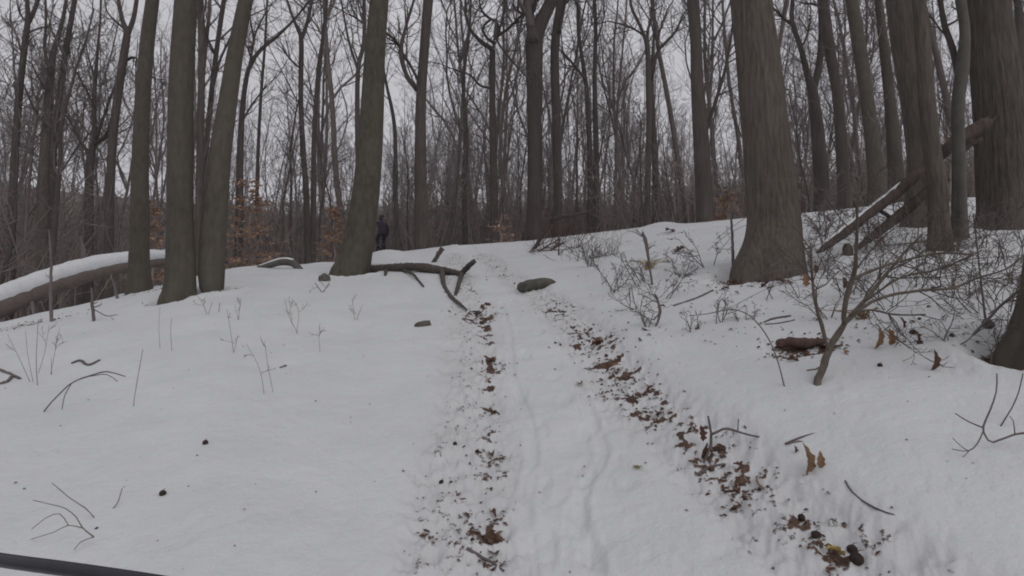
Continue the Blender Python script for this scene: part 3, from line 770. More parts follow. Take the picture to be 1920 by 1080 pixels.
def brush():
    """tangle of low brown stems behind the crest, too dense to count"""
    rs = np.random.RandomState(4); N = 11000
    a = rs.uniform(-.85, .85, N); r = np.sqrt(rs.uniform(14**2, 78**2, N)); D = np.interp(a, AZ, DD)
    left = a < -.35
    ok = (r > D+np.where(left, 3.5, 5.0)) & ~((np.abs(a-rider_az) < .03) & (r < 29)); a, r = a[ok], r[ok]
    x, y = r*np.sin(a), r*np.cos(a); z = G(x, y)
    mb = MB(); sd = 3
    for i in range(len(x)):
        h = rs.uniform(.8, 3.0)+.03*r[i]; p = np.array([x[i], y[i], z[i]-.05]); d = np.array([rs.normal(0, .25), rs.normal(0, .25), 1.])
        P = np.array([p, p+d*h*.5, p+d*h+np.array([rs.normal(0, .15), rs.normal(0, .15), 0])*h]); th = .010+.0004*r[i]
        mb.tube(P, np.array([1, .8, .4])*th, sd, caps=False)
        for k in range(5):
            t = rs.uniform(.15, .9); q = P[0]+(P[2]-P[0])*t; dd = np.array([rs.normal(0, 1), rs.normal(0, 1), rs.uniform(.1, 1.2)])*h*.28
            mb.tube(np.array([q, q+dd*.6, q+dd+np.array([0, 0, .1])]), np.array([.7, .5, .3])*th, 3, caps=False)
    o = mb.build('brush', M['brush']); tag(o, 'dense tangle of low brown brush behind the snowy crest', 'brush', kind='stuff')
brush()

# ------------------------------------------------------------------ sticks, logs and shrubs
def px_lines(lines, Y=None, drift=.0, rng=None, base=None, lift=0.0, lay=False):
    """pixel polylines to world paths. lay: every point rests on the ground under its own pixel"""
    res = []
    for L in lines:
        K = []
        sg = rng.choice((-1, 1)) if rng else 1
        for i, (px, py, w) in enumerate(L):
            if lay:
                q = ghit(px, py+w*.3); q[2] += w/FPX*q[1]*.5*.6; yy = q[1]
            else:
                yy = Y+sg*drift*i; q = at(px, py, yy)
            K.append([q[0], q[1], q[2], w/FPX*yy/2])
        res.append(np.array(K))
    return res

def stick(name, label, cat, lines, mat='deadwood', Y=None, lay=False, drift=.03, twigs=0, tl=.25, group=None, seed=1, sink=True, tseg=.04, part='branch', levels=3):
    rng = random.Random(seed*7+3)
    if Y is None and not lay:
        Y = float(ghit(lines[0][0][0], lines[0][0][1])[1])
        if min(l[0][1] for l in lines) and max(q[1] for l in lines for q in l) > lines[0][0][1]+2: Y = min(float(ghit(q[0], q[1])[1]) for l in lines for q in l if q[1] > lines[0][0][1]-25)
    W = px_lines(lines, Y, drift, rng, lay=lay)
    root = None
    single = len(W) == 1 and not twigs
    b0 = W[0][0]
    if not single: root = empty(name, (b0[0], b0[1], Gs(b0[0], b0[1])))
    for i, K in enumerate(W):
        if i == 0 and sink and not lay and name != 'bare_twig':
            f = K[0].copy(); f[2] = min(f[2], Gs(f[0], f[1]))-.04; K = np.vstack([f, K])
        s = smooth_path(K, tseg); s[:, 3] = np.maximum(s[:, 3], .0009)
        jit = nrs.normal(0, 1, (len(s), 3))*s[:, 3:4]*.12
        mb = MB(); mb.tube(s[:, :3]+jit, s[:, 3]*(1+nrs.normal(0, .06, len(s))), 8 if s[0, 3] > .01 else 5)
        o = mb.build(name if single else (part if i else 'stem'), M[mat], root)
        if single: tag(o, label, cat, group); return o
    if twigs:
        out = []; long_ = [k_ for k_ in W if np.linalg.norm(k_[-1, :3]-k_[0, :3]) > (.3 if len(W) > 5 else 0)] or W
        for k in range(twigs):
            K = rng.choice(long_); s = smooth_path(K, .05); i = rng.randrange(int(len(s)*.36), len(s)-1)
            dd = s[i+1, :3]-s[i, :3]
            limb(s[i, :3], rot_dir(dd, math.radians(rng.uniform(25, 70)), rng.uniform(0, 6.28)), tl*rng.uniform(.5, 1.3), max(s[i, 3]*.5, .0016), rng, 2, 2+levels-1, out, .08, None, None, .0013)
        mb = MB(); tubes(mb, out, (5, 4, 4, 3, 3)); mb.build('twigs', M[mat], root)
    tag(root, label, cat, group); return root

def snow_on(K, mat='snow_cap', wide=.92, up=.55, seed=0, parent=None, lo=0, hi=1):
    s = smooth_path(K, .06); n = len(s); s = s[int(n*lo):max(int(n*hi), 2)]
    P = s[:, :3].copy(); P[:, 2] += s[:, 3]*up
    w = s[:, 3]*wide*(1+.14*(fbm(np.arange(len(s))*.35, np.zeros(len(s)), seed, 3)-.5)); w[0] *= .3; w[-1] *= .3
    mb = MB(); mb.tube(P, w, 14, squash=.85, disp=lambda P_, th, R: R[:, None]*(fbm(P_[:, :1]*9, th[None, :]*1.2, 3, 2)-.5)*.14)
    return mb.build('snow_cap', M[mat], parent)

# fallen snowy log on the left
Yl = 10.6
LG = [(-260, 690, 64), (-120, 630, 60), (0, 574, 56), (60, 549, 53), (120, 526, 49), (180, 508, 44), (245, 495, 38), (320, 486, 30), (350, 487, 24)]
Kl = px_lines([LG], Yl)[0]; root = empty('fallen_log', Kl[0, :3])
mb = MB(); s = smooth_path(Kl, .07); mb.tube(s[:, :3]-np.array([0, 0, .01]), s[:, 3]*.74, 24, disp=furrow(.02, 3)); mb.build('log', M['bark_far'], root)
snow_on(Kl, parent=root, up=.5, wide=.92, seed=4)
for L in ([(300, 478, 8), (307, 458, 7), (312, 430, 5), (314, 418, 4)], [(150, 500, 7), (158, 470, 5), (150, 445, 3)], [(222, 488, 6), (230, 465, 4), (240, 450, 3)], [(60, 560, 8), (66, 600, 6), (72, 620, 4)]):
    k = px_lines([L], Yl-.05)[0]; mb = MB(); w = smooth_path(k, .05); mb.tube(w[:, :3], w[:, 3], 7); mb.build('branch_stub', M['twig'], root)
tag(root, 'long fallen log capped with snow arching in from the left edge', 'log')

# dead branch at the foot of the leaning tree
Yb = 9.0
BR = [[(684, 508, 17), (725, 505, 17), (775, 502, 17), (815, 507, 16), (845, 512, 13), (865, 516, 11)], [(862, 518, 12), (872, 508, 11), (882, 498, 10), (890, 491, 10)], [(866, 514, 9), (860, 535, 8), (853, 558, 6)],
      [(829, 508, 10), (832, 535, 8), (845, 557, 7), (862, 572, 6), (875, 583, 4)], [(755, 507, 6), (773, 515, 5), (785, 528, 4), (794, 539, 3)], [(724, 508, 8), (722, 517, 4)]]
Yb = .5*(float(ghit(700, 512)[1])+float(ghit(850, 535)[1])); ybx = lambda px: float(np.interp(px, [684, 890], [9.3, 8.0]))
W = [np.array([[*at(a_, b_, ybx(a_)), w_/FPX*ybx(a_)/2] for a_, b_, w_ in L]) for L in BR]; root = empty('dead_branch', W[0][0, :3]); rngb = random.Random(3)
for i, K in enumerate(W):
    K[:, 2] += .015
    if i >= 2:
        ye = float(ghit(BR[i][-1][0], BR[i][-1][1])[1])-.03
        for q, (bx, by, bw) in enumerate(BR[i]):
            f = q/(len(K)-1); yy = min(ybx(bx)*(1-f)+ye*f, float(ghit(bx, by)[1])-.02); p_ = at(bx, by, yy); K[q] = [p_[0], p_[1], p_[2]+.012, bw/FPX*yy/2]
    s = smooth_path(K, .03); mb = MB(); mb.tube(s[:, :3]+nrs.normal(0, .0015, (len(s), 3)), s[:, 3]*(1+nrs.normal(0, .07, len(s))), 12, disp=furrow(.003, i))
    mb.build('stem' if i == 0 else 'branch', M['bark_mid'], root)
Ks = W[0].copy(); Ks[:, 3] *= .55; Ks[:, 2] += W[0][:, 3]*.55; snow_on(Ks, parent=root, up=.5, wide=.9, seed=5, lo=.05, hi=.6)
tag(root, 'forked dead branch on the snow reaching from the leaning tree to the trail', 'branch')
stick('broken_stick', 'short broken stick poking up out of the snow above the forked dead branch', 'stick', [[(810, 497, 8), (819, 481, 8), (829, 466, 10)]], Y=9.8)

# bent snowy branch further left
K = px_lines([[(484, 503, 9), (505, 497, 12), (528, 491, 14), (548, 493, 14), (562, 505, 12), (574, 519, 9)]], float(ghit(530, 505)[1]))[0]
root = empty('bent_branch', K[0, :3]); mb = MB(); s = smooth_path(K, .04); mb.tube(s[:, :3], s[:, 3], 12, disp=furrow(.004, 2)); mb.build('stem', M['bark_grey'], root)
snow_on(K, parent=root, up=.55, wide=.75, seed=8, lo=.0, hi=.75)
k = px_lines([[(524, 492, 4), (521, 482, 4), (519, 476, 2)]], K[0, 1])[0]; mb = MB(); w = smooth_path(k, .03); mb.tube(w[:, :3], w[:, 3], 6); mb.build('branch_stub', M['twig'], root)
tag(root, 'bent grey branch under a strip of snow, left of the thick leaning tree', 'branch')

def rock(name, px, py, w, h, label, cat='rock', mat='stone', seed=0, dep=.8, tilt=0, cap=False, skew=0):
    b = ghit(px, py+h*.35); Y = b[1]; W = w/FPX*Y; Hh = h/FPX*Y
    bm = bmesh.new(); bmesh.ops.create_icosphere(bm, subdivisions=4, radius=.5)
    for v in bm.verts:
        c = v.co; n1 = float(fbm(np.array([c.x*3+seed]), np.array([c.y*3+c.z*2]), seed, 3)[0])-.5; n2 = float(fbm(np.array([c.x*9+c.z*4]), np.array([c.y*9]), seed+5, 2)[0])-.5
        k = 1+n1*.5+n2*.14; c *= k
        c.z = math.copysign(abs(c.z*2)**.8/2, c.z)
        c.z += skew*c.x
    sx, sz = W, Hh*1.5
    for v in bm.verts: v.co = Vector((v.co.x*sx, v.co.y*sx*dep, v.co.z*sz))
    me = bpy.data.meshes.new(name); bm.to_mesh(me); bm.free(); me.materials.append(M[mat])
    for f in me.polygons: f.use_smooth = True
    o = bpy.data.objects.new(name, me); C.objects.link(o); o.location = (b[0], b[1], b[2]+Hh*.18); o.rotation_euler = (0, tilt, .2)
    return tag(o, label, cat)
rock('rock', 1004, 531, 74, 19, 'grey-green flat rock standing out of the snow beside the trail', seed=3, tilt=-.16, skew=-.05)
rock('rock', 793, 607, 29, 10, 'small oblong grey stone lying on smooth snow left of the trail', seed=6, dep=.5, tilt=-.22)
rock('rock', 608, 516, 22, 14, 'small dark stone half sunk in snow left of the thick leaning tree', seed=9)
rock('stump', 1590, 470, 20, 26, 'small dark stump in the snow under the leaning broken limbs', 'stump', 'bark_furrowed', seed=12)
rock('rock', 1852, 608, 20, 16, 'dark lump of stone among the twigs near the right edge', seed=15)

# brush pile beyond the trail, right
stick('bent_branch', 'tall bent bare branch arching up out of the brush pile right of the crest', 'branch', [[(990, 487, 7), (1012, 450, 7.5), (1030, 418, 7.5), (1037, 410, 7), (1072, 404, 6), (1112, 395, 4.5)]], 'bark_mid', Y=11.5, twigs=4, tl=.3, seed=4)
stick('fallen_branch', 'reddish brown fallen branch lying in the brush pile above the flat rock', 'branch', [[(1005, 503, 5), (1030, 501, 7), (1058, 497, 9), (1075, 487, 9), (1089, 477, 9)]], 'redwood', Y=9.6, twigs=12, tl=.4, seed=6, sink=False)
stick('bare_shrub', 'low tangle of brown twigs heaped on snow under the tall bent branch', 'shrub', [[(1000, 480, 4), (1020, 465, 3), (1050, 448, 2)], [(1010, 482, 4), (1040, 465, 3), (1062, 452, 2)], [(955, 490, 3), (985, 476, 2), (1020, 455, 2)], [(1060, 475, 3), (1090, 460, 2)], [(940, 505, 3), (970, 500, 2), (1010, 495, 2)]], 'redwood', Y=10.8, twigs=60, tl=.7, seed=8)
stick('bare_shrub', 'wiry shrub with red-brown twigs right beside the brush pile', 'shrub', [[(1075, 515, 4), (1092, 505, 3), (1112, 498, 2)], [(1066, 525, 4), (1082, 508, 3), (1085, 495, 2)], [(1120, 520, 3), (1125, 480, 2)], [(1150, 520, 3), (1142, 478, 2)]], 'twig', Y=8.6, twigs=44, tl=.5, seed=9)

# scattered wiry shrubs and stems on the right-hand slope
SH = [(1160, 545, 40), (1205, 530, 46), (1190, 580, 36), (1248, 560, 44), (1280, 520, 40), (1225, 610, 40), (1330, 500, 50), (1355, 600, 32), (1560, 470, 60), (1620, 500, 66), (1520, 520, 60), (1660, 560, 70), (1720, 540, 80), (1790, 560, 90),
      (1850, 560, 90), (1890, 530, 80), (1600, 420, 40), (1545, 430, 40), (1500, 560, 50), (1440, 560, 40), (1700, 640, 60), (1780, 640, 60), (1860, 650, 70), (1640, 470, 50), (1300, 620, 30), (1905, 600, 70), (1400, 600, 30), (1555, 600, 60), (1480, 500, 40), (1110, 500, 30)]
SH += [(1535+37*((k*7) % 11)+(k*13) % 17, 405+(k*29) % 200, 46+(k*11) % 40) for k in range(26)]
where = ['in the snow above the right rut', 'between the trail and the biggest furrowed tree', 'right of the biggest furrowed tree', 'under the leaning broken limbs', 'near the right edge']
def zone_r(px):
    return where[0] if px < 1240 else where[1] if px < 1400 else where[2] if px < 1590 else where[3] if px < 1760 else where[4]
rows_h = []
for i, (px, py, hh) in enumerate(SH):
    rg = random.Random(300+i); b = ghit(px, py); Y = b[1]; root = empty('bare_shrub', b); H = hh/FPX*Y*rg.uniform(1.1, 1.6)
    nst = rg.choice((2, 3, 4, 4)); out = []
    if px > 1480:
        bow = MB(); az_ = rg.uniform(-.5, 3.6); L_ = rg.uniform(.7, 1.5)*Y/5; q_ = b.copy(); q_[2] -= .03; P_ = [q_]; dq = np.array([math.cos(az_)*.5, math.sin(az_)*.3, 1.])
        for k in range(9):
            dq = dq+np.array([math.cos(az_)*.16+rg.gauss(0, .1), math.sin(az_)*.1+rg.gauss(0, .1), -.24]); P_.append(P_[-1]+dq/np.linalg.norm(dq)*L_/9)
        bow.tube(smooth_path(np.array(P_), .05), .0019*max(1, Y/4), 5); bow.build('stem', M['twig'], root)
    for k in range(nst):
        st = MB(); o2 = []
        d = np.array([rg.gauss(0, .55), rg.gauss(0, .5), 1.])
        limb(b+np.array([rg.gauss(0, .03), rg.gauss(0, .03), -.04]), d, H*rg.uniform(.8, 1.5), .0042*max(1, Y/4), rg, 1, 4 if Y > 5 else 3, o2, .0, 7, (0, 5, 4, 2), .0011*max(1, Y/3.5))
        P, R, l = o2[0]; st.tube(P, R, 5); st.build('stem', M['twig'], root); out += o2[1:]
    cm = MB(); tubes(cm, out, (5, 4, 4, 3, 3)); cm.build('twigs', M['twig'], root)
    rows_h.append((root, f'{("small", "taller")[hh > 55]} {("two", "three", "four")[nst-2]}-stemmed wiry shrub', zone_r(px), px))

name_row(rows_h, 'shrub')
# the large arching shrub in front, right
A = [[(1532, 720, 14), (1542, 690, 13), (1556, 655, 12), (1580, 612, 10), (1612, 575, 8), (1650, 528, 7), (1690, 480, 5), (1728, 440, 4)],
     [(1553, 655, 7), (1541, 610, 7), (1527, 560, 6), (1522, 500, 5), (1520, 455, 4)],
     [(1582, 608, 8), (1586, 560, 10), (1602, 510, 9), (1606, 460, 6), (1607, 400, 5), (1612, 330, 3)],
     [(1592, 592, 7), (1650, 560, 6), (1720, 545, 5.5), (1785, 540, 5), (1830, 522, 4), (1885, 505, 3.5), (1930, 470, 3)],
     [(1600, 525, 6), (1640, 505, 5), (1690, 490, 4), (1760, 475, 4), (1820, 478, 3)],
     [(1575, 617, 5), (1620, 582, 4), (1680, 590, 4), (1735, 590, 3)], [(1545, 685, 4), (1530, 692, 4), (1513, 695, 3)], [(1620, 565, 4), (1690, 520, 4), (1760, 505, 3.5), (1840, 470, 3)]]
stick('arching_shrub', 'large arching bare shrub with pale stem in the right foreground', 'shrub', A, 'deadwood', Y=float(ghit(1532, 720)[1]), drift=.05, twigs=52, tl=.34, seed=21)
for lab, L, sd in (('long bare twig curving across the snow from the right edge under the arching shrub', [[(1820, 634, 5), (1850, 600, 5), (1885, 565, 5), (1925, 535, 5)]], 31),
                   ('slender arching stem bowing left of the dirt hollow', [[(1471, 725, 2.6), (1456, 670, 2.6), (1435, 625, 2.4), (1405, 592, 2.2), (1372, 580, 2), (1330, 588, 1.8), (1292, 592, 1.5)]], 32),
                   ('thin dark upright twig right of the arching shrub', [[(1850, 615, 4), (1843, 560, 3.6), (1835, 490, 3), (1825, 400, 2.5)]], 33),
                   ('bare upright stem beside the foot of the biggest furrowed tree', [[(1376, 525, 6), (1374, 480, 6), (1372, 430, 5), (1370, 400, 4), (1366, 340, 3)]], 34),
                   ('knobbly dead stem standing alone above the right rut', [[(1223, 534, 5), (1218, 500, 4), (1211, 455, 7), (1205, 435, 3)]], 35),
                   ('short forked stem standing in snow between rut and dirt hollow', [[(1230, 612, 4), (1238, 585, 6), (1232, 560, 4), (1228, 552, 3)], [(1238, 585, 3), (1226, 600, 2)]], 36)):
    stick('young_shoot', lab, 'shoot', L, 'twig', twigs=0 if sd == 32 else 4, tl=.16, seed=sd)

# leaning broken limbs on the right
Yr = 5.3
root = None
W = px_lines([[(1532, 474, 6), (1545, 464, 14), (1565, 450, 18), (1620, 408, 22), (1680, 362, 25), (1730, 318, 27), (1790, 268, 29), (1835, 240, 34), (1858, 222, 26), (1866, 214, 8)],
              [(1604, 470, 7), (1618, 456, 16), (1650, 432, 22), (1690, 400, 25), (1728, 368, 24), (1770, 330, 20)],
              [(1790, 310, 12), (1812, 275, 14), (1840, 262, 16)], [(1650, 395, 10), (1672, 408, 10), (1690, 402, 8)]], Yr)
LB = [[(1532, 474, 6), (1545, 464, 14), (1565, 450, 18), (1620, 408, 22), (1680, 362, 25), (1730, 318, 27), (1790, 268, 29), (1830, 242, 32), (1850, 230, 27), (1858, 225, 12)], [(1846, 236, 12), (1860, 226, 8), (1872, 216, 2)], [(1848, 226, 10), (1856, 216, 6), (1864, 206, 2)],
      [(1604, 470, 7), (1618, 456, 16), (1650, 432, 22), (1690, 400, 25), (1728, 368, 24), (1770, 330, 20)], [(1790, 310, 12), (1812, 275, 14), (1840, 262, 16)], [(1650, 395, 10), (1672, 408, 10), (1690, 402, 8)]]
W = []
for L in LB:
    kk = []
    for (a_, b_, w_) in L:
        yy = float(np.interp(a_, [1532, 1800, 1866], [5.12, 5.36, 5.36])); q = at(a_, b_, yy); kk.append([*q, w_*.85/FPX*yy/2])
    W.append(np.array(kk))
root = empty('broken_limb', W[0][0, :3])
for i, K in enumerate(W):
    s = smooth_path(K, .04); s[-1, 3] *= .7; mb = MB(); mb.tube(s[:, :3]+nrs.normal(0, .002, (len(s), 3)), s[:, 3]*(1+nrs.normal(0, .05, len(s))), 16, disp=furrow(.014, i+4)); mb.build('stem' if i == 0 else 'fork', M['rotten'], root)
snow_on(np.array(W[0][1:6])*np.array([1, 1, 1, .45])+np.array([0, 0, .035, 0]), parent=root, up=.6, seed=2, hi=.8)
tag(root, 'broken forked limb leaning up from the snow against the right-hand trunks', 'branch')

# smaller fallen sticks
ST = [('stick', 'thin straight stick lying on snow below the biggest furrowed tree', [[(1262, 573, 4), (1300, 561, 4), (1337, 545, 3)]], 'twig'),
      ('stick', 'dark thick stick across the bare earth of the right rut', [[(1311, 885, 8), (1330, 872, 8), (1358, 855, 7)]], 'twig'),
      ('stick', 'curved thin stick alone on clean snow, right foreground', [[(1585, 903, 3), (1598, 925, 3.6), (1625, 945, 4), (1650, 955, 3.4), (1677, 964, 2.5)]], 'twig'),
      ('stick', 'dark stick in the left rut at the bottom of the view', [[(876, 1028, 8), (905, 1046, 7), (925, 1060, 5), (945, 1072, 4)]], 'twig'),
      ('stick', 'crooked dark stick on the snow near the left edge', [[(135, 681, 5), (150, 676, 5), (166, 684, 5), (187, 675, 4)]], 'twig'),
      ('stick', 'short dark twig lying low on the snow at the extreme left edge', [[(-10, 722, 6), (12, 716, 6), (24, 706, 5), (38, 710, 4)]], 'twig'),
      ('stick', 'upper dark twig at the extreme left edge of the view', [[(-10, 690, 6), (12, 698, 5), (36, 708, 4)]], 'twig'),
      ('stick', 'small stick frame fallen on the snow left of the dirt hollow', [[(1432, 604, 4), (1452, 597, 4), (1482, 592, 4)]], 'twig'),
      ('stick', 'lower stick lying parallel beside the dirt hollow', [[(1434, 608, 3), (1460, 606, 3), (1490, 600, 3)]], 'twig'),
      ('stick', 'faint short stick on the snow above the left rut', [[(525, 689, 3), (536, 685, 4)]], 'twig'),
      ('stick', 'thin dark stick pointing at the crest left of the trail', [[(870, 600, 2.5), (880, 590, 2), (900, 585, 2)]], 'twig')]
for i, (nm, lab, L, mt) in enumerate(ST): stick(nm, lab, 'stick', L, mt, lay=True, seed=50+i, tseg=.03)
stick('forked_stick', 'forked stick standing up out of the right rut', 'stick', [[(1320, 868, 6), (1332, 835, 6), (1333, 812, 5), (1328, 780, 4)], [(1333, 815, 5), (1348, 808, 5), (1364, 803, 5), (1392, 812, 4), (1445, 824, 3)], [(1383, 810, 2.5), (1384, 796, 2), (1385, 786, 2)]], 'twig', seed=61, drift=.01)
stick('forked_stick', 'small forked twig with withered leaves hanging over the snow', 'twig', [[(1472, 832, 4), (1500, 820, 4), (1520, 815, 3.5), (1541, 808, 2.5)], [(1474, 832, 3.5), (1498, 827, 3), (1518, 834, 3), (1535, 846, 2.5)]], 'twig', seed=62, drift=.01, sink=False, Y=float(ghit(1474, 838)[1]))
stick('bare_twig', 'branching bare twig reaching down over snow at the right edge', 'twig', [[(1925, 812, 5), (1900, 815, 4), (1862, 829, 4), (1848, 818, 3.5), (1844, 800, 3.5), (1856, 770, 3), (1868, 735, 2.5), (1869, 700, 2.5)], [(1844, 802, 3), (1815, 790, 2.5), (1791, 775, 2)], [(1845, 805, 3), (1832, 832, 2.5), (1815, 846, 2), (1785, 842, 1.6)],
      [(1815, 845, 2), (1800, 835, 1.6), (1786, 821, 1.4)], [(1903, 814, 2), (1900, 790, 1.6), (1893, 780, 1.4)], [(1820, 842, 1.6), (1808, 855, 1.4), (1797, 863, 1.2)]], 'twig', seed=63, drift=.01)
stick('bare_twig', 'single curved twig hanging at the right edge above the branching one', 'twig', [[(1876, 799, 2.4), (1897, 765, 2.4), (1910, 735, 2.2), (1918, 700, 2)]], 'twig', seed=64, drift=.01)
stick('bare_twig', 'faint branching twig in the snow in the bottom left corner', 'twig', [[(176, 1007, 2.6), (155, 990, 2.4), (143, 970, 2), (122, 953, 1.8), (92, 945, 1.6), (62, 938, 1.4)], [(155, 990, 2.2), (128, 985, 2), (100, 998, 1.6), (58, 1011, 1.4)], [(128, 985, 1.8), (112, 963, 1.7), (85, 972, 1.6), (60, 992, 1.3)],
      [(176, 1007, 2), (152, 1016, 1.7), (139, 1031, 1.4)]], 'stem', seed=65, drift=.01)
stick('bare_twig', 'long faint twig sloping above the branching one, bottom left', 'twig', [[(177, 970, 2), (160, 953, 2), (130, 933, 1.8), (97, 905, 1.5)]], 'stem', seed=66, drift=.01)
stick('bare_twig', 'thin arched twig with drooping tips on the snow, left side', 'twig', [[(82, 772, 2.5), (105, 745, 2.5), (135, 718, 2.5), (165, 706, 3), (200, 697, 2.5), (235, 706, 2)], [(165, 706, 2), (200, 702, 1.6), (220, 715, 1.4)], [(135, 718, 2), (122, 740, 1.6), (116, 768, 1.4)]], 'twig', seed=67, drift=.01)
stick('bare_twig', 'bent twig near the bottom left beside the dark nut', 'twig', [[(212, 953, 2), (222, 940, 2), (229, 915, 1.6)]], 'stem', seed=68, drift=.01)
# weeds on the left slope
WD = [([(70, 722, 3), (68, 670, 2.6), (72, 598, 2)], [(56, 716, 2.6), (40, 680, 2), (14, 626, 1.6)], [(72, 700, 2), (84, 660, 1.6), (92, 610, 1.4)], [(62, 716, 2), (52, 665, 1.6), (48, 620, 1.3)]),
      ([(95, 702, 2), (104, 655, 1.6), (112, 612, 1.3)], [(97, 702, 1.8), (96, 670, 1.4)]),
      ([(250, 762, 2.6), (257, 715, 3), (268, 655, 2.6)],), ([(322, 658, 2), (320, 620, 1.8), (322, 596, 1.5)],), ([(438, 662, 2.2), (432, 620, 2), (426, 580, 1.5)], [(439, 660, 1.8), (446, 630, 1.4)]),
      ([(495, 738, 2.4), (486, 690, 2), (462, 645, 1.6)], [(512, 736, 2.2), (503, 690, 2), (498, 655, 1.6)]), ([(556, 625, 2), (560, 585, 1.6), (548, 560, 1.4)], [(558, 625, 2), (540, 590, 1.4)]),
      ([(600, 660, 2), (598, 630, 1.6), (600, 605, 1.4)],), ([(540, 590, 2), (534, 560, 1.6)], [(542, 590, 2), (548, 562, 1.4)]), ([(388, 590, 2.4), (378, 565, 2), (364, 548, 1.5)], [(390, 592, 2), (398, 566, 1.6)]),
      ([(300, 655, 1.6), (298, 615, 1.4), (300, 575, 1.2)],), ([(665, 600, 2), (660, 560, 1.5)], [(668, 602, 2), (680, 570, 1.4)]), ([(176, 602, 6), (173, 570, 6), (172, 540, 4)], [(176, 580, 2.5), (200, 592, 2), (220, 590, 1.6)]), ([(97, 603, 7), (95, 560, 6), (96, 500, 5), (92, 430, 3)],),
      ([(220, 560, 6), (214, 535, 5), (208, 515, 3)],), ([(447, 600, 2), (452, 560, 1.6)], [(447, 600, 1.8), (440, 570, 1.4)]), ([(603, 548, 4), (590, 530, 3)], [(605, 548, 4), (618, 532, 3)]), ([(410, 585, 3), (412, 568, 3)],)]
wl_ = ['cluster of dry weed stems at the left edge of the snow', 'faint pair of weed stems next to the left edge cluster', 'single tall straight stem left of the nuts', 'short lone stem below the twin trunks', 'forked weed stem below the slanting trunk',
       'two long thin stems curving in the open snow', 'small forked weed below the bent snowy branch', 'lone weed stem in the snow left of the leaning tree', 'tiny forked weed just below the bent snowy branch', 'forked weed right at the foot of the slanting trunk',
       'very faint straight stem in open snow', 'two thin stems below the thick leaning tree', 'dark thin stump-like stem below the fallen log', 'upright dark stem in front of the fallen log', 'short dark stem beside the smooth tree', 'faint crossed weed stems right of the pair', 'dark forked twig at the foot of the leaning tree', 'small dark stub below the slanting trunk']
for i, L in enumerate(WD):
    stick('weed', wl_[i], 'weed', [[(a_, b_, c_*(.46 if i not in (12, 13, 14) else .9)) for a_, b_, c_ in l] for l in L], 'twig' if i in (12, 13, 14, 16) else 'stem', seed=80+i, drift=.02, twigs=0 if i in (2, 3, 10, 17) else 3, tl=.10, part='stem', levels=2)

# ------------------------------------------------------------------ copper-leaved saplings
def copper(px, py, hpx, wpx, Y, label, dens=1.0, seed=0, mat='copper'):
    rg = random.Random(seed); q = at(px, py, Y); gz = Gs(q[0], q[1]); b = np.array([q[0], q[1], gz]); top = at(px+rg.uniform(-6, 6), py-hpx, Y); H = top[2]-gz
    root = empty('copper_sapling', b); P = np.array([b+(top-b)*t+np.array([rg.gauss(0, .03), rg.gauss(0, .03), 0]) for t in np.linspace(0, 1, 7)]); P[0] = b-np.array([0, 0, .1])
    mb = MB(); mb.tube(P, np.linspace(.022, .006, 7)*Y/10, 6); mb.build('stem', M['brush'], root)
    vis0 = (at(px, py, Y)[2]-gz)/H; tw = MB(); lf = MB(); wm = wpx/FPX*Y
    for k in range(int(70*dens)):
        t = rg.uniform(max(.0, vis0-.1), .97); c = P[0]+(P[-1]-P[0])*t; az = rg.uniform(0, 6.28); L = wm*.5*(1.1-t*.8)*rg.uniform(.7, 1.25)
        d = np.array([math.cos(az), math.sin(az), rg.uniform(-.02, .22)]); n_ = 6; br = [c]
        for i in range(n_): d = d+np.array([rg.gauss(0, .12), rg.gauss(0, .12), rg.gauss(0, .06)]); d /= np.linalg.norm(d); br.append(br[-1]+d*L/n_)
        br = np.array(br); tw.tube(br, np.linspace(.006, .002, n_+1)*Y/10, 3, caps=False)
        for i in range(int(40*dens)):
            s_ = rg.uniform(.2, 1)*n_; j = min(int(s_), n_-1); p = br[j]+(br[j+1]-br[j])*(s_-j)
            sz = rg.uniform(.05, .085)*(Y/10)**.5; u = np.array([rg.gauss(0, 1), rg.gauss(0, 1), rg.gauss(0, .25)]); u /= np.linalg.norm(u); v = np.cross(u, [rg.gauss(0, .4), rg.gauss(0, .4), 1]); v /= np.linalg.norm(v)
            lf.add([p, p+u*sz*.5+v*sz*.3, p+u*sz+np.array([0, 0, -.01]), p+u*sz*.5-v*sz*.3], [[0, 1, 2, 3]])
    tw.build('twigs', M['brush'], root); lf.build('foliage', M[mat], root, smooth=False)
    tag(root, label, 'sapling')
copper(470, 500, 165, 140, 13.8, 'copper-leaved sapling right of the slanting trunk, the largest of its kind', 1.0, 1)
copper(624, 488, 100, 70, 15.6, 'small copper-leaved sapling against the left of the leaning tree', .7, 2)
copper(292, 505, 135, 60, 12.2, 'copper-leaved sapling between the smooth tree and the twin trunks', .6, 3)
copper(1364, 425, 66, 56, 15.4, 'small tan-leaved sapling left of the biggest furrowed tree', .6, 4)
copper(938, 460, 60, 64, 18.4, 'sparse orange-leaved sapling on the crest over the trail', .35, 5)
copper(1778, 330, 90, 40, 9.0, 'tuft of pale yellow leaves on a sapling among the right-hand trunks', .22, 6, 'leaf_tan')

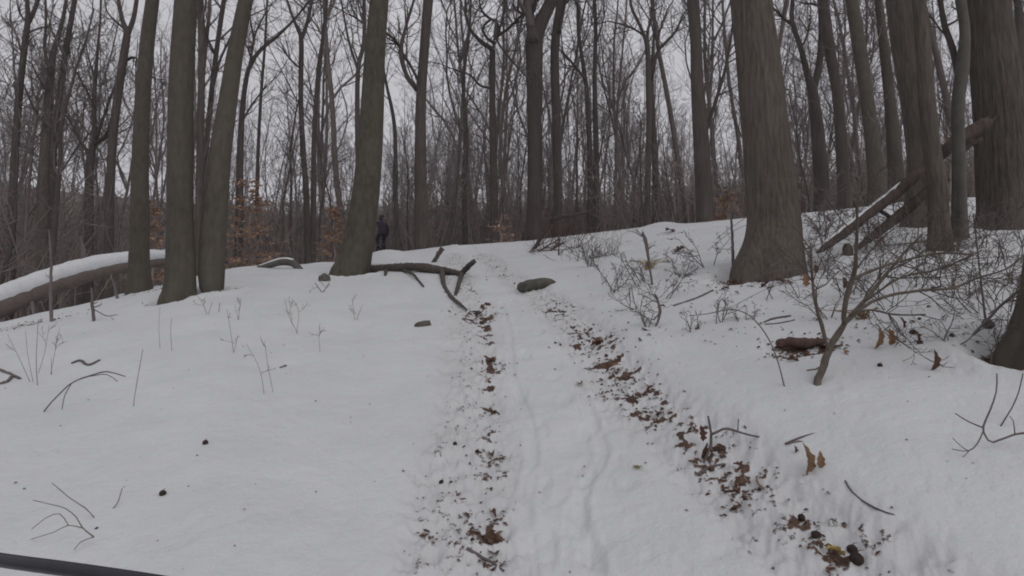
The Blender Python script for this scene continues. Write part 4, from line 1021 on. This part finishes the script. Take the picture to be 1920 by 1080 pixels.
def tuft(px, py, h, w, label, mat='dry_grass', n=34, seed=0, name='grass_tuft', cat='grass tuft'):
    rg = random.Random(seed); b = ghit(px, py); Y = b[1]; mb = MB(); H = h/FPX*Y; Wd = w/FPX*Y
    for k in range(n):
        p = b+np.array([rg.gauss(0, Wd*.12), rg.gauss(0, Wd*.12), -.01]); d = np.array([rg.gauss(0, Wd*.5), rg.gauss(0, Wd*.5), H*rg.uniform(.7, 1.15)])
        P = np.array([p, p+d*.55+np.array([0, 0, H*.12]), p+d*np.array([1.5, 1.5, .75])]); mb.tube(P, np.array([.005, .004, .001]), 3, caps=False)
    o = mb.build(name, M[mat]); return tag(o, label, cat)
tuft(1215, 505, 26, 34, 'tuft of dry yellow grass on the snow above the right rut', n=40, seed=1)
tuft(1618, 598, 26, 30, 'olive dry tuft caught in the middle of the arching shrub', 'leaf_tan', 24, seed=2)

# ------------------------------------------------------------------ leaves and nuts on the snow
def leaf_mesh(kind, seed):
    rg = random.Random(seed); n = 17; out = []
    L = 1.0
    ys = np.linspace(0, 1, n)
    if kind == 'oak':
        w = .36*np.sin(np.pi*ys**.85)**.7*(.74+.26*np.cos(ys*2*math.pi*3.2+2.6)); w[0] = .012; w[-1] = .03
    else:
        w = .26*np.sin(np.pi*ys**.8)**.9*(.85+.15*np.cos(ys*21)); w[0] = .01; w[-1] = .005
    curl = rg.uniform(.25, .9); bend = rg.uniform(-.5, .7); V = []
    for i in range(n):
        zc = bend*.25*math.sin(math.pi*ys[i]); 
        for s_, f in ((-1, 1), (-.5, .5), (0, 0), (.5, .5), (1, 1)):
            x = s_*w[i]*(1-.25*curl*abs(s_)); z = zc+curl*(s_*s_)*w[i]*.9+rg.gauss(0, .012)
            V.append((x, ys[i]-.5, z))
    V += [(0, -.5, 0), (.012, -.78, .03), (-.012, -.78, .03)]
    Q = [(i*5+j, i*5+j+1, i*5+5+j+1, i*5+5+j) for i in range(n-1) for j in range(4)]
    m0 = len(V)-3
    o = mesh_obj('leaf', np.array(V), [np.array(Q), np.array([(m0, m0+1, m0+2)])], None); me = o.data; bpy.data.objects.remove(o); return me
LM = {}
def place_leaf(px, py, spx, mat, label, seed, kind='oak', stand=False, group=None, tilt=None):
    key = (kind, seed % 5, mat)
    if key not in LM: LM[key] = leaf_mesh(kind, seed % 5); LM[key].materials.append(M[mat])
    o = bpy.data.objects.new('leaf', LM[key]); C.objects.link(o); rg = random.Random(seed*13+1)
    if stand:
        g = ghit(px, py+spx*.5); p = at(px, py, g[1]); S = spx/FPX*g[1]; o.rotation_euler = (math.radians(90+rg.uniform(-18, 18)), 0, rg.uniform(-.9, .9)); o.location = p
    else:
        p = ghit(px, py); S = spx/FPX*p[1]; o.location = (p[0], p[1], p[2]+S*.05); o.rotation_euler = (rg.gauss(.15, .25), rg.gauss(0, .25), rg.uniform(0, 6.28) if tilt is None else tilt)
    o.scale = (S*1.05, S*1.05, S*1.05); return tag(o, label, 'leaf', group)
LV = [(1150, 692, 34, 'leaf_orange', 'big orange-brown leaf lying in the right rut'), (1089, 723, 22, 'leaf_tan', 'small curled tan leaf between the ruts'), (1195, 878, 27, 'leaf_yellow', 'small yellow leaf on trampled snow between the ruts'),
      (1428, 899, 52, 'leaf_tan', 'long curled tan leaf right of the earthy patch'), (1566, 1038, 36, 'leaf_yellow', 'crumpled yellow leaf near the two nuts at the bottom right'), (1535, 1000, 26, 'leaf_red', 'dark red-brown leaf above the yellow one, bottom right'),
      (925, 964, 28, 'leaf_brown', 'brown leaf in the left rut, topmost of three'), (931, 992, 28, 'leaf_tan', 'tan leaf in the left rut, middle of three'), (924, 1022, 32, 'leaf_brown', 'brown leaf in the left rut, lowest of three'), (922, 680, 22, 'leaf_brown', 'brown leaf in the far part of the left rut'),
      (1234, 779, 26, 'leaf_brown', 'brown leaf in the right rut where it bends'), (922, 855, 26, 'leaf_brown', 'dark leaf flat in the left rut halfway down'), (800, 996, 24, 'leaf_red', 'dark crumpled leaf left of the left rut'), (1590, 663, 26, 'leaf_orange', 'orange leaf on the snow behind the stem of the arching shrub'),
      (1487, 679, 22, 'leaf_brown', 'brown leaf below the dirt hollow'), (1880, 672, 24, 'leaf_brown', 'brown leaf beside the trunk at the right edge'), (1372, 535, 26, 'leaf_brown', 'heap of brown leaf left of the foot of the biggest tree'), (1408, 516, 28, 'leaf_brown', 'brown leaf tucked at the left root of the biggest tree'),
      (1450, 520, 28, 'leaf_tan', 'tan leaf tucked at the middle of the biggest tree foot'), (1275, 471, 24, 'leaf_brown', 'brown leaf on the slope left of the biggest tree'), (1255, 435, 28, 'leaf_red', 'dark leaf clump on the snow mound by the crest'), (1240, 578, 18, 'leaf_brown', 'dark leaf beside the short forked stem'),
      (898, 590, 30, 'leaf_brown', 'brown leaf in the bare patch where the left rut begins'), (910, 575, 28, 'leaf_red', 'red-brown leaf in the upper bare patch of the left rut'), (1120, 640, 28, 'leaf_red', 'red-brown leaf in the upper bare patch of the right rut'), (1105, 628, 22, 'leaf_brown', 'brown leaf at the upper end of the right rut patch'),
      (1385, 878, 26, 'leaf_brown', 'brown leaf in the earthy patch beside the dark thick stick'), (1372, 925, 26, 'leaf_brown', 'brown leaf at the lower end of the earthy patch'), (1352, 862, 22, 'leaf_red', 'red leaf under the dark thick stick'), (875, 965, 18, 'leaf_brown', 'tiny brown leaf in the churned snow left of the rut'),
      (1400, 884, 22, 'leaf_brown', 'small dark leaf right in the earthy patch'), (868, 935, 16, 'leaf_tan', 'tiny tan leaf in churned snow'), (1545, 655, 26, 'leaf_red', 'red leaf lying in the dirt hollow')]
for i, (a, b, s_, mt, lab) in enumerate(LV): place_leaf(a, b, s_, mt, lab, i+1, 'oak' if i % 3 else 'ovate')
LV2 = [(1395, 508, 20), (1388, 516, 22), (1421, 522, 24), (1433, 527, 26), (1446, 528, 22), (1463, 522, 24), (1478, 517, 24), (1490, 508, 18), (1380, 506, 18), (1412, 527, 18), (1360, 533, 20), (1382, 540, 16)]
for i, (a, b, s_) in enumerate(LV2): place_leaf(a, b+11, s_*.9, ('leaf_brown', 'leaf_red')[i % 2], f'{ORD[i]} {("brown", "red-brown")[i % 2]} leaf from the first in the row round the biggest tree foot', 200+i, group='leaves round the foot of the biggest tree', tilt=i*1.3)
HV = [(1508, 862, 58, 'leaf_tan', 'large withered oak leaf hanging from the small forked twig'), (1538, 862, 32, 'leaf_tan', 'smaller withered leaf hanging at the tip of the small forked twig'), (1490, 843, 14, 'leaf_brown', 'tiny leaf hanging left of the large withered one'), (1316, 812, 28, 'leaf_red', 'dark curled leaf on the forked stick in the right rut'),
      (1322, 848, 36, 'leaf_brown', 'curled brown leaf at the foot of the forked stick'), (1748, 675, 40, 'leaf_brown', 'upright brown leaf stuck in snow right of the arching shrub'), (1643, 632, 46, 'leaf_tan', 'long pale leaf hanging from the arching shrub'), (1668, 632, 30, 'leaf_orange', 'orange leaf hanging beside the long pale one'),
      (1511, 525, 26, 'leaf_tan', 'pale leaf on the left stem of the arching shrub'), (1530, 505, 18, 'leaf_brown', 'dark leaf high on the left stem of the arching shrub'), (1582, 530, 22, 'leaf_brown', 'brown leaf near the fork of the arching shrub'), (1690, 605, 24, 'leaf_red', 'red leaf among the right twigs of the arching shrub'), (1716, 630, 22, 'leaf_brown', 'brown leaf low right of the arching shrub')]
for i, (a, b, s_, mt, lab) in enumerate(HV): place_leaf(a, b, s_, mt, lab, i+70, 'ovate' if i in (0, 1, 5, 6, 4) else 'oak', True)

def nut(px, py, d, label, stem=True, seed=0):
    p = ghit(px, py+d*.3); S = d/FPX*p[1]; root = empty('nut', p)
    bm = bmesh.new(); bmesh.ops.create_icosphere(bm, subdivisions=3, radius=S*.5)
    for v in bm.verts:
        c = v.co/(S*.5); k = 1+.10*math.sin(c.x*9+seed)*math.sin(c.y*8)*math.sin(c.z*9); v.co *= k; v.co.z *= .95; v.co.z += S*.38
    me = bpy.data.meshes.new('husk'); bm.to_mesh(me); bm.free(); me.materials.append(M['nut'])
    for f in me.polygons: f.use_smooth = True
    o = bpy.data.objects.new('husk', me); C.objects.link(o); o.parent = root; o.location.z -= S*.16
    mb = MB(); q = p+np.array([0, 0, S*.64]); mb.tube(np.array([q, q+np.array([S*.2, -.1*S, S*.25]), q+np.array([S*.5, -.2*S, S*.3])]), [S*.05, S*.04, S*.03], 5); mb.build('stalk', M['twig'], root)
    tag(root, label, 'nut')
NT = [(385, 829, 10, 'dark round nut on open snow, upper one of the left pair'), (305, 924, 12, 'dark round nut on open snow, lower one of the left pair'), (1598, 1027, 18, 'dark round nut at the bottom right, upper of two'), (1607, 1056, 24, 'larger dark nut at the bottom right, lower of two'),
      (1785, 628, 9, 'small dark nut on the snow near the right edge'), (1650, 684, 9, 'small dark nut right of the stem of the arching shrub'), (1725, 641, 10, 'dark nut below the right twigs of the arching shrub'), (1712, 622, 12, 'dark nut hanging low in the right twigs'), (895, 846, 9, 'small round nut in the left rut'),
      (853, 829, 8, 'tiny nut left of the left rut'), (1377, 957, 8, 'tiny nut below the earthy patch'), (1503, 975, 13, 'dark nut in the right rut, bottom right, alone'), (1530, 1002, 16, 'broken husk beside the dark red-brown leaf'), (886, 1003, 9, 'small nut between the sticks of the left rut'), (828, 897, 10, 'small pale-brown nut left of the left rut')]
for i, (a, b, d, lab) in enumerate(NT): nut(a, b, d, lab, seed=i)

# rotten log in the dirt hollow
K = px_lines([[(1458, 646, 16), (1480, 641, 18), (1505, 644, 20), (1530, 642, 17), (1545, 640, 12)]], float(ghit(1500, 652)[1]))[0]
mb = MB(); s = smooth_path(K, .02); mb.tube(s[:, :3], s[:, 3]*(1+nrs.normal(0, .1, len(s))), 14, disp=furrow(.012, 7)); o = mb.build('rotten_log', M['redwood']); tag(o, 'rotten brown chunk of log in the dirt hollow beside the arching shrub', 'log')

# litter crumbs: bits of leaf, bark and soil, past counting
def crumbs():
    rs = np.random.RandomState(12); V = []; Q = []; n = 0
    cand = []
    for p, r_, s_ in PW:
        for k in range(int(46*s_*min(1.6, r_/.08))): cand.append((p[0]+rs.normal(0, r_*.65), p[1]+rs.normal(0, r_*.65), 1))
    for key, off, N in (('l', -.12, 420), ('r', -.02, 420)):
        L = LINES[key]
        for k in range(N):
            i = rs.randint(0, len(L)-1); t = rs.rand(); p = L[i]*(1-t)+L[i+1]*t; d = L[i+1]-L[i]; d = d/np.linalg.norm(d); nn = np.array([-d[1], d[0]])
            w = rs.normal(off, .10); q = p+nn*w; cand.append((q[0], q[1], .75))
    for k in range(240):
        a = rs.uniform(-.75, .75); r = rs.uniform(1.6, 9)**1.0; cand.append((r*math.sin(a), r*math.cos(a), .55))
    for k in range(520):
        g_ = hit(rs.uniform(1060, 1900), rs.uniform(455, 660)); cand.append((g_[0], g_[1], .6 if rs.rand() < .8 else 1.3))
    for wx, wy, wr in WELLS:
        for k in range(70):
            a_ = rs.uniform(0, 6.28); q_ = wr*(1.0+abs(rs.normal(0, .28))); cand.append((wx+q_*math.cos(a_), wy+q_*math.sin(a_), .9))
    c = np.array(cand); z = G(c[:, 0], c[:, 1])
    for (x, y, s_), zz in zip(c, z):
        S = rs.uniform(.004, .014)*s_*(1+.05*math.hypot(x, y)); th = rs.uniform(0, 6.28); e = rs.uniform(.3, .9)
        u = np.array([math.cos(th), math.sin(th), rs.normal(0, .25)])*S; v = np.array([-math.sin(th)*e, math.cos(th)*e, rs.normal(0, .3)])*S
        p = np.array([x, y, zz+S*.25])
        V += [p-u, p-v*.8+np.array([0, 0, S*.3]), p+u, p+v+np.array([0, 0, S*.2]), p+np.array([0, 0, S*.55])]
        Q += [(n, n+1, n+4), (n+1, n+2, n+4), (n+2, n+3, n+4), (n+3, n, n+4)]; n += 5
    o = mesh_obj('leaf_litter', np.array(V), [np.array(Q)], M['leaf_brown'], smooth=False); tag(o, 'crumbs of leaf, bark and soil scattered over the snow and in the ruts', 'litter', kind='stuff')
crumbs()

# ------------------------------------------------------------------ cyclist far up the trail
def cyclist():
    Yc = 23.5; gp = at(714, 480, Yc); gx, gy = gp[0], gp[1]; gz = at(714, 486, Yc)[2]
    gz = Gs(gx, gy)
    h = .42                                       # heading, turned a little left of straight away
    Rz = Matrix.Rotation(h, 4, 'Z'); O = Vector((gx, gy, gz))
    def simple(name, m, rough=.6):
        mt, nt, b = nmat(name, rough); v = coords(nt); n = noise(nt, v, 12, 3)
        nt.links.new(ramp(nt, n, [(.3, tuple(c*.8 for c in m)), (.7, tuple(min(1, c*1.2) for c in m))]), b.inputs['Base Color']); return mt
    rub = simple('tyre_rubber', (.012, .012, .013)); met = simple('bike_paint', (.03, .03, .035), .35); cloth = simple('navy_jacket', (.026, .019, .036)); pants = simple('black_trousers', (.026, .021, .034)); skin = simple('skin', (.35, .2, .15)); hel = simple('helmet_shell', (.02, .017, .028), .4)
    bike = empty('bicycle', O); bike.rotation_euler = (0, 0, h)
    def tub(nm, pts, r, mat, par, sides=8):
        mb = MB(); mb.tube(np.array(pts, float), np.array(r if hasattr(r, '__len__') else [r]*len(pts)), sides); V, Q, T = mb.arrays(); return mesh_obj(nm, V, [Q, T], mat, par)
    def ring(nm, c, R, r, mat, par):
        th = np.linspace(0, 2*math.pi, 41); mb = MB(); P = np.array([(c[0], c[1]+R*math.cos(t), c[2]+R*math.sin(t)) for t in th])
        V = []; Q = []; k = 8
        for i in range(40):
            for j in range(k):
                a = j*2*math.pi/k; rr = R+r*math.cos(a); V.append((c[0]+r*math.sin(a), c[1]+rr*math.cos(th[i]), c[2]+rr*math.sin(th[i])))
                Q.append((i*k+j, i*k+(j+1) % k, ((i+1) % 40)*k+(j+1) % k, ((i+1) % 40)*k+j))
        return mesh_obj(nm, np.array(V), [np.array(Q)], mat, par)
    rw, fw = (0, -.52, .35), (0, .56, .35)
    for c in (rw, fw):
        w = empty('wheel', (0, 0, 0)); w.parent = bike; ring('tyre', c, .325, .026, rub, w); ring('rim', c, .295, .012, met, w)
        sp = MB()
        for k in range(14):
            t = k*2*math.pi/14; sp.tube(np.array([(c[0], c[1], c[2]), (c[0], c[1]+.295*math.cos(t), c[2]+.295*math.sin(t))]), [.002, .002], 3)
        V, Q, T = sp.arrays(); mesh_obj('spokes', V, [Q, T], met, w)
    fr = MB(); bb, st, hd, hb = (0, -.08, .31), (0, -.22, .84), (0, .36, .86), (0, .40, .74)
    for a, b, r in ((bb, st, .016), (st, hd, .018), (hb, bb, .02), (hd, hb, .02), (bb, (.05, -.52, .35), .01), (bb, (-.05, -.52, .35), .01), (st, (.05, -.52, .35), .009), (st, (-.05, -.52, .35), .009), (hb, (.06, .56, .35), .014), (hb, (-.06, .56, .35), .014)): fr.tube(np.array([a, b], float), [r, r], 8)
    V, Q, T = fr.arrays(); mesh_obj('frame', V, [Q, T], met, bike)
    tub('seat_post', [st, (0, -.26, .97)], .014, met, bike); tub('saddle', [(0, -.38, 1.0), (0, -.26, 1.01), (0, -.12, 1.0)], [.075, .06, .022], rub, bike)
    tub('handlebar', [(-.34, .34, 1.04), (-.12, .40, 1.03), (0, .41, 1.02), (.12, .40, 1.03), (.34, .34, 1.04)], .014, met, bike); tub('stem', [hd, (0, .41, 1.02)], .016, met, bike)
    ca = tub('crank', [(.09, -.08, .31), (.10, -.06, .16)], .011, met, bike); tub('crank', [(-.09, -.08, .31), (-.10, -.10, .46)], .011, met, bike)
    tub('pedal', [(.10, -.06, .15), (.19, -.06, .15)], .016, rub, bike); tub('pedal', [(-.10, -.10, .47), (-.19, -.10, .47)], .016, rub, bike)
    tag(bike, 'dark mountain bike ridden away over the crest by the cyclist', 'bicycle')
    # rider: one skinned body
    J = [((0, -.24, 1.06), .15), ((0, -.16, 1.24), .145), ((0, -.04, 1.42), .16), ((0, .04, 1.54), .10), ((0, .08, 1.62), .06), ((0, .11, 1.73), .085), ((0, .12, 1.80), .075),
         ((.17, .02, 1.50), .065), ((.30, .10, 1.28), .048), ((.31, .30, 1.09), .036), ((-.17, .02, 1.50), .065), ((-.30, .10, 1.28), .048), ((-.31, .30, 1.09), .036),
         ((.10, -.22, 1.02), .095), ((.13, .08, .66), .065), ((.14, -.08, .25), .045), ((.14, .02, .185), .04), ((.14, .10, .17), .03),
         ((-.10, -.22, 1.02), .095), ((-.13, .20, .86), .065), ((-.14, -.08, .56), .045), ((-.14, -.03, .50), .04), ((-.14, .06, .48), .03)]
    E = [(0, 1), (1, 2), (2, 3), (3, 4), (4, 5), (5, 6), (2, 7), (7, 8), (8, 9), (2, 10), (10, 11), (11, 12), (0, 13), (13, 14), (14, 15), (15, 16), (16, 17), (0, 18), (18, 19), (19, 20), (20, 21), (21, 22)]
    bm = bmesh.new(); lay = bm.verts.layers.skin.verify(); vs = []
    for (c, r) in J: v = bm.verts.new(c); v[lay].radius = (r, r*.82 if r > .1 else r); vs.append(v)
    vs[0][lay].use_root = True
    for a, b in E: bm.edges.new((vs[a], vs[b]))
    me = bpy.data.meshes.new('body'); bm.to_mesh(me); bm.free(); me.materials.append(cloth); me.materials.append(pants); me.materials.append(skin)
    person = empty('person', O+Vector((0, 0, 0))); person.rotation_euler = (0, 0, h)
    body = bpy.data.objects.new('body', me); C.objects.link(body); body.parent = person
    body.modifiers.new('skin', 'SKIN').use_smooth_shade = True; sb = body.modifiers.new('sub', 'SUBSURF'); sb.levels = 2; sb.render_levels = 2
    bpy.context.view_layer.update(); dg = bpy.context.evaluated_depsgraph_get(); nm = bpy.data.meshes.new_from_object(body.evaluated_get(dg)); body.modifiers.clear(); body.data = nm
    while len(nm.materials) < 3: nm.materials.append((cloth, pants, skin)[len(nm.materials)])
    nm.materials[0] = cloth; nm.materials[1] = pants; nm.materials[2] = skin
    for f in nm.polygons:
        z = f.center.z; f.use_smooth = True; f.material_index = 2 if (z > 1.66 and f.center.y > .17) else (1 if z < 1.06 and abs(f.center.x) < .24 else 0)
    # head details
    def blob(nmn, c, r, mat, sc=(1, 1, 1), cut=None):
        b_ = bmesh.new(); bmesh.ops.create_icosphere(b_, subdivisions=3, radius=r)
        if cut is not None:
            bmesh.ops.delete(b_, geom=[v for v in b_.verts if v.co.z < cut], context='VERTS')
        for v in b_.verts: v.co = Vector((v.co.x*sc[0]+c[0], v.co.y*sc[1]+c[1], v.co.z*sc[2]+c[2]))
        m_ = bpy.data.meshes.new(nmn); b_.to_mesh(m_); b_.free(); m_.materials.append(mat)
        for f in m_.polygons: f.use_smooth = True
        o_ = bpy.data.objects.new(nmn, m_); C.objects.link(o_); o_.parent = person
        if cut is not None: sd = o_.modifiers.new('thick', 'SOLIDIFY'); sd.thickness = .015
        return o_
    blob('helmet', (0, .11, 1.79), .125, hel, (.95, 1.18, .95), -.03); blob('nose', (0, .205, 1.715), .016, skin, (1, 1.2, 1.4))
    for s in (-1, 1):
        blob('ear', (s*.082, .11, 1.72), .022, skin, (.4, 1, 1.4)); blob('eye', (s*.032, .19, 1.745), .012, hel)
        hand = MB()
        c0 = np.array([s*.32, .33, 1.06])
        hand.tube(np.array([(s*.31, .27, 1.10), (s*.315, .31, 1.085), (s*.32, .35, 1.07)]), [.034, .042, .034], 10)
        for k in range(4):
            x = s*(.28+.025*k); hand.tube(np.array([(x, .34, 1.085), (x, .375, 1.075), (x, .385, 1.045), (x, .36, 1.025)]), [.012, .011, .010, .008], 6)
        hand.tube(np.array([(s*.27, .30, 1.07), (s*.262, .335, 1.045), (s*.275, .36, 1.03)]), [.013, .011, .008], 6)
        V, Q, T = hand.arrays(); mesh_obj('glove', V, [Q, T], hel, person)
        x = s*.14; zz = .175 if s > 0 else .49; yy = .0 if s > 0 else -.04
        tub('shoe', [(x, yy-.10, zz+.03), (x, yy-.02, zz+.025), (x, yy+.08, zz+.01), (x, yy+.15, zz)], [.035, .045, .04, .025], rub, person, 10)
    tag(person, 'cyclist in dark jacket, trousers and helmet riding away beside the leaning tree', 'person')
cyclist()

# ------------------------------------------------------------------ cable of the camera's own bicycle, bottom left
def cable():
    K = []
    for px, py, Y, r in ((-700, 990, .62, .0045), (-420, 1000, .55, .0045), (-180, 1022, .47, .0045), (0, 1050, .42, .0045), (140, 1069, .40, .0045), (300, 1093, .385, .0045), (480, 1125, .375, .0045), (620, 1190, .37, .0045), (640, 1330, .37, .0045)):
        q = at(px, py, Y); K.append([*q, r*1.0])
    s = smooth_path(np.array(K), .012)
    mt, nt, b = nmat('cable_housing', .38); v = coords(nt); n = noise(nt, v, 60, 3); b.inputs['Specular IOR Level'].default_value = .5
    nt.links.new(ramp(nt, n, [(.3, (.010, .010, .016)), (.7, (.018, .018, .028))]), b.inputs['Base Color'])
    mb = MB(); mb.tube(s[:, :3], s[:, 3], 16); o = mb.build('brake_cable', mt); tag(o, 'black brake cable crossing the bottom left corner close to the viewer', 'cable')
cable()
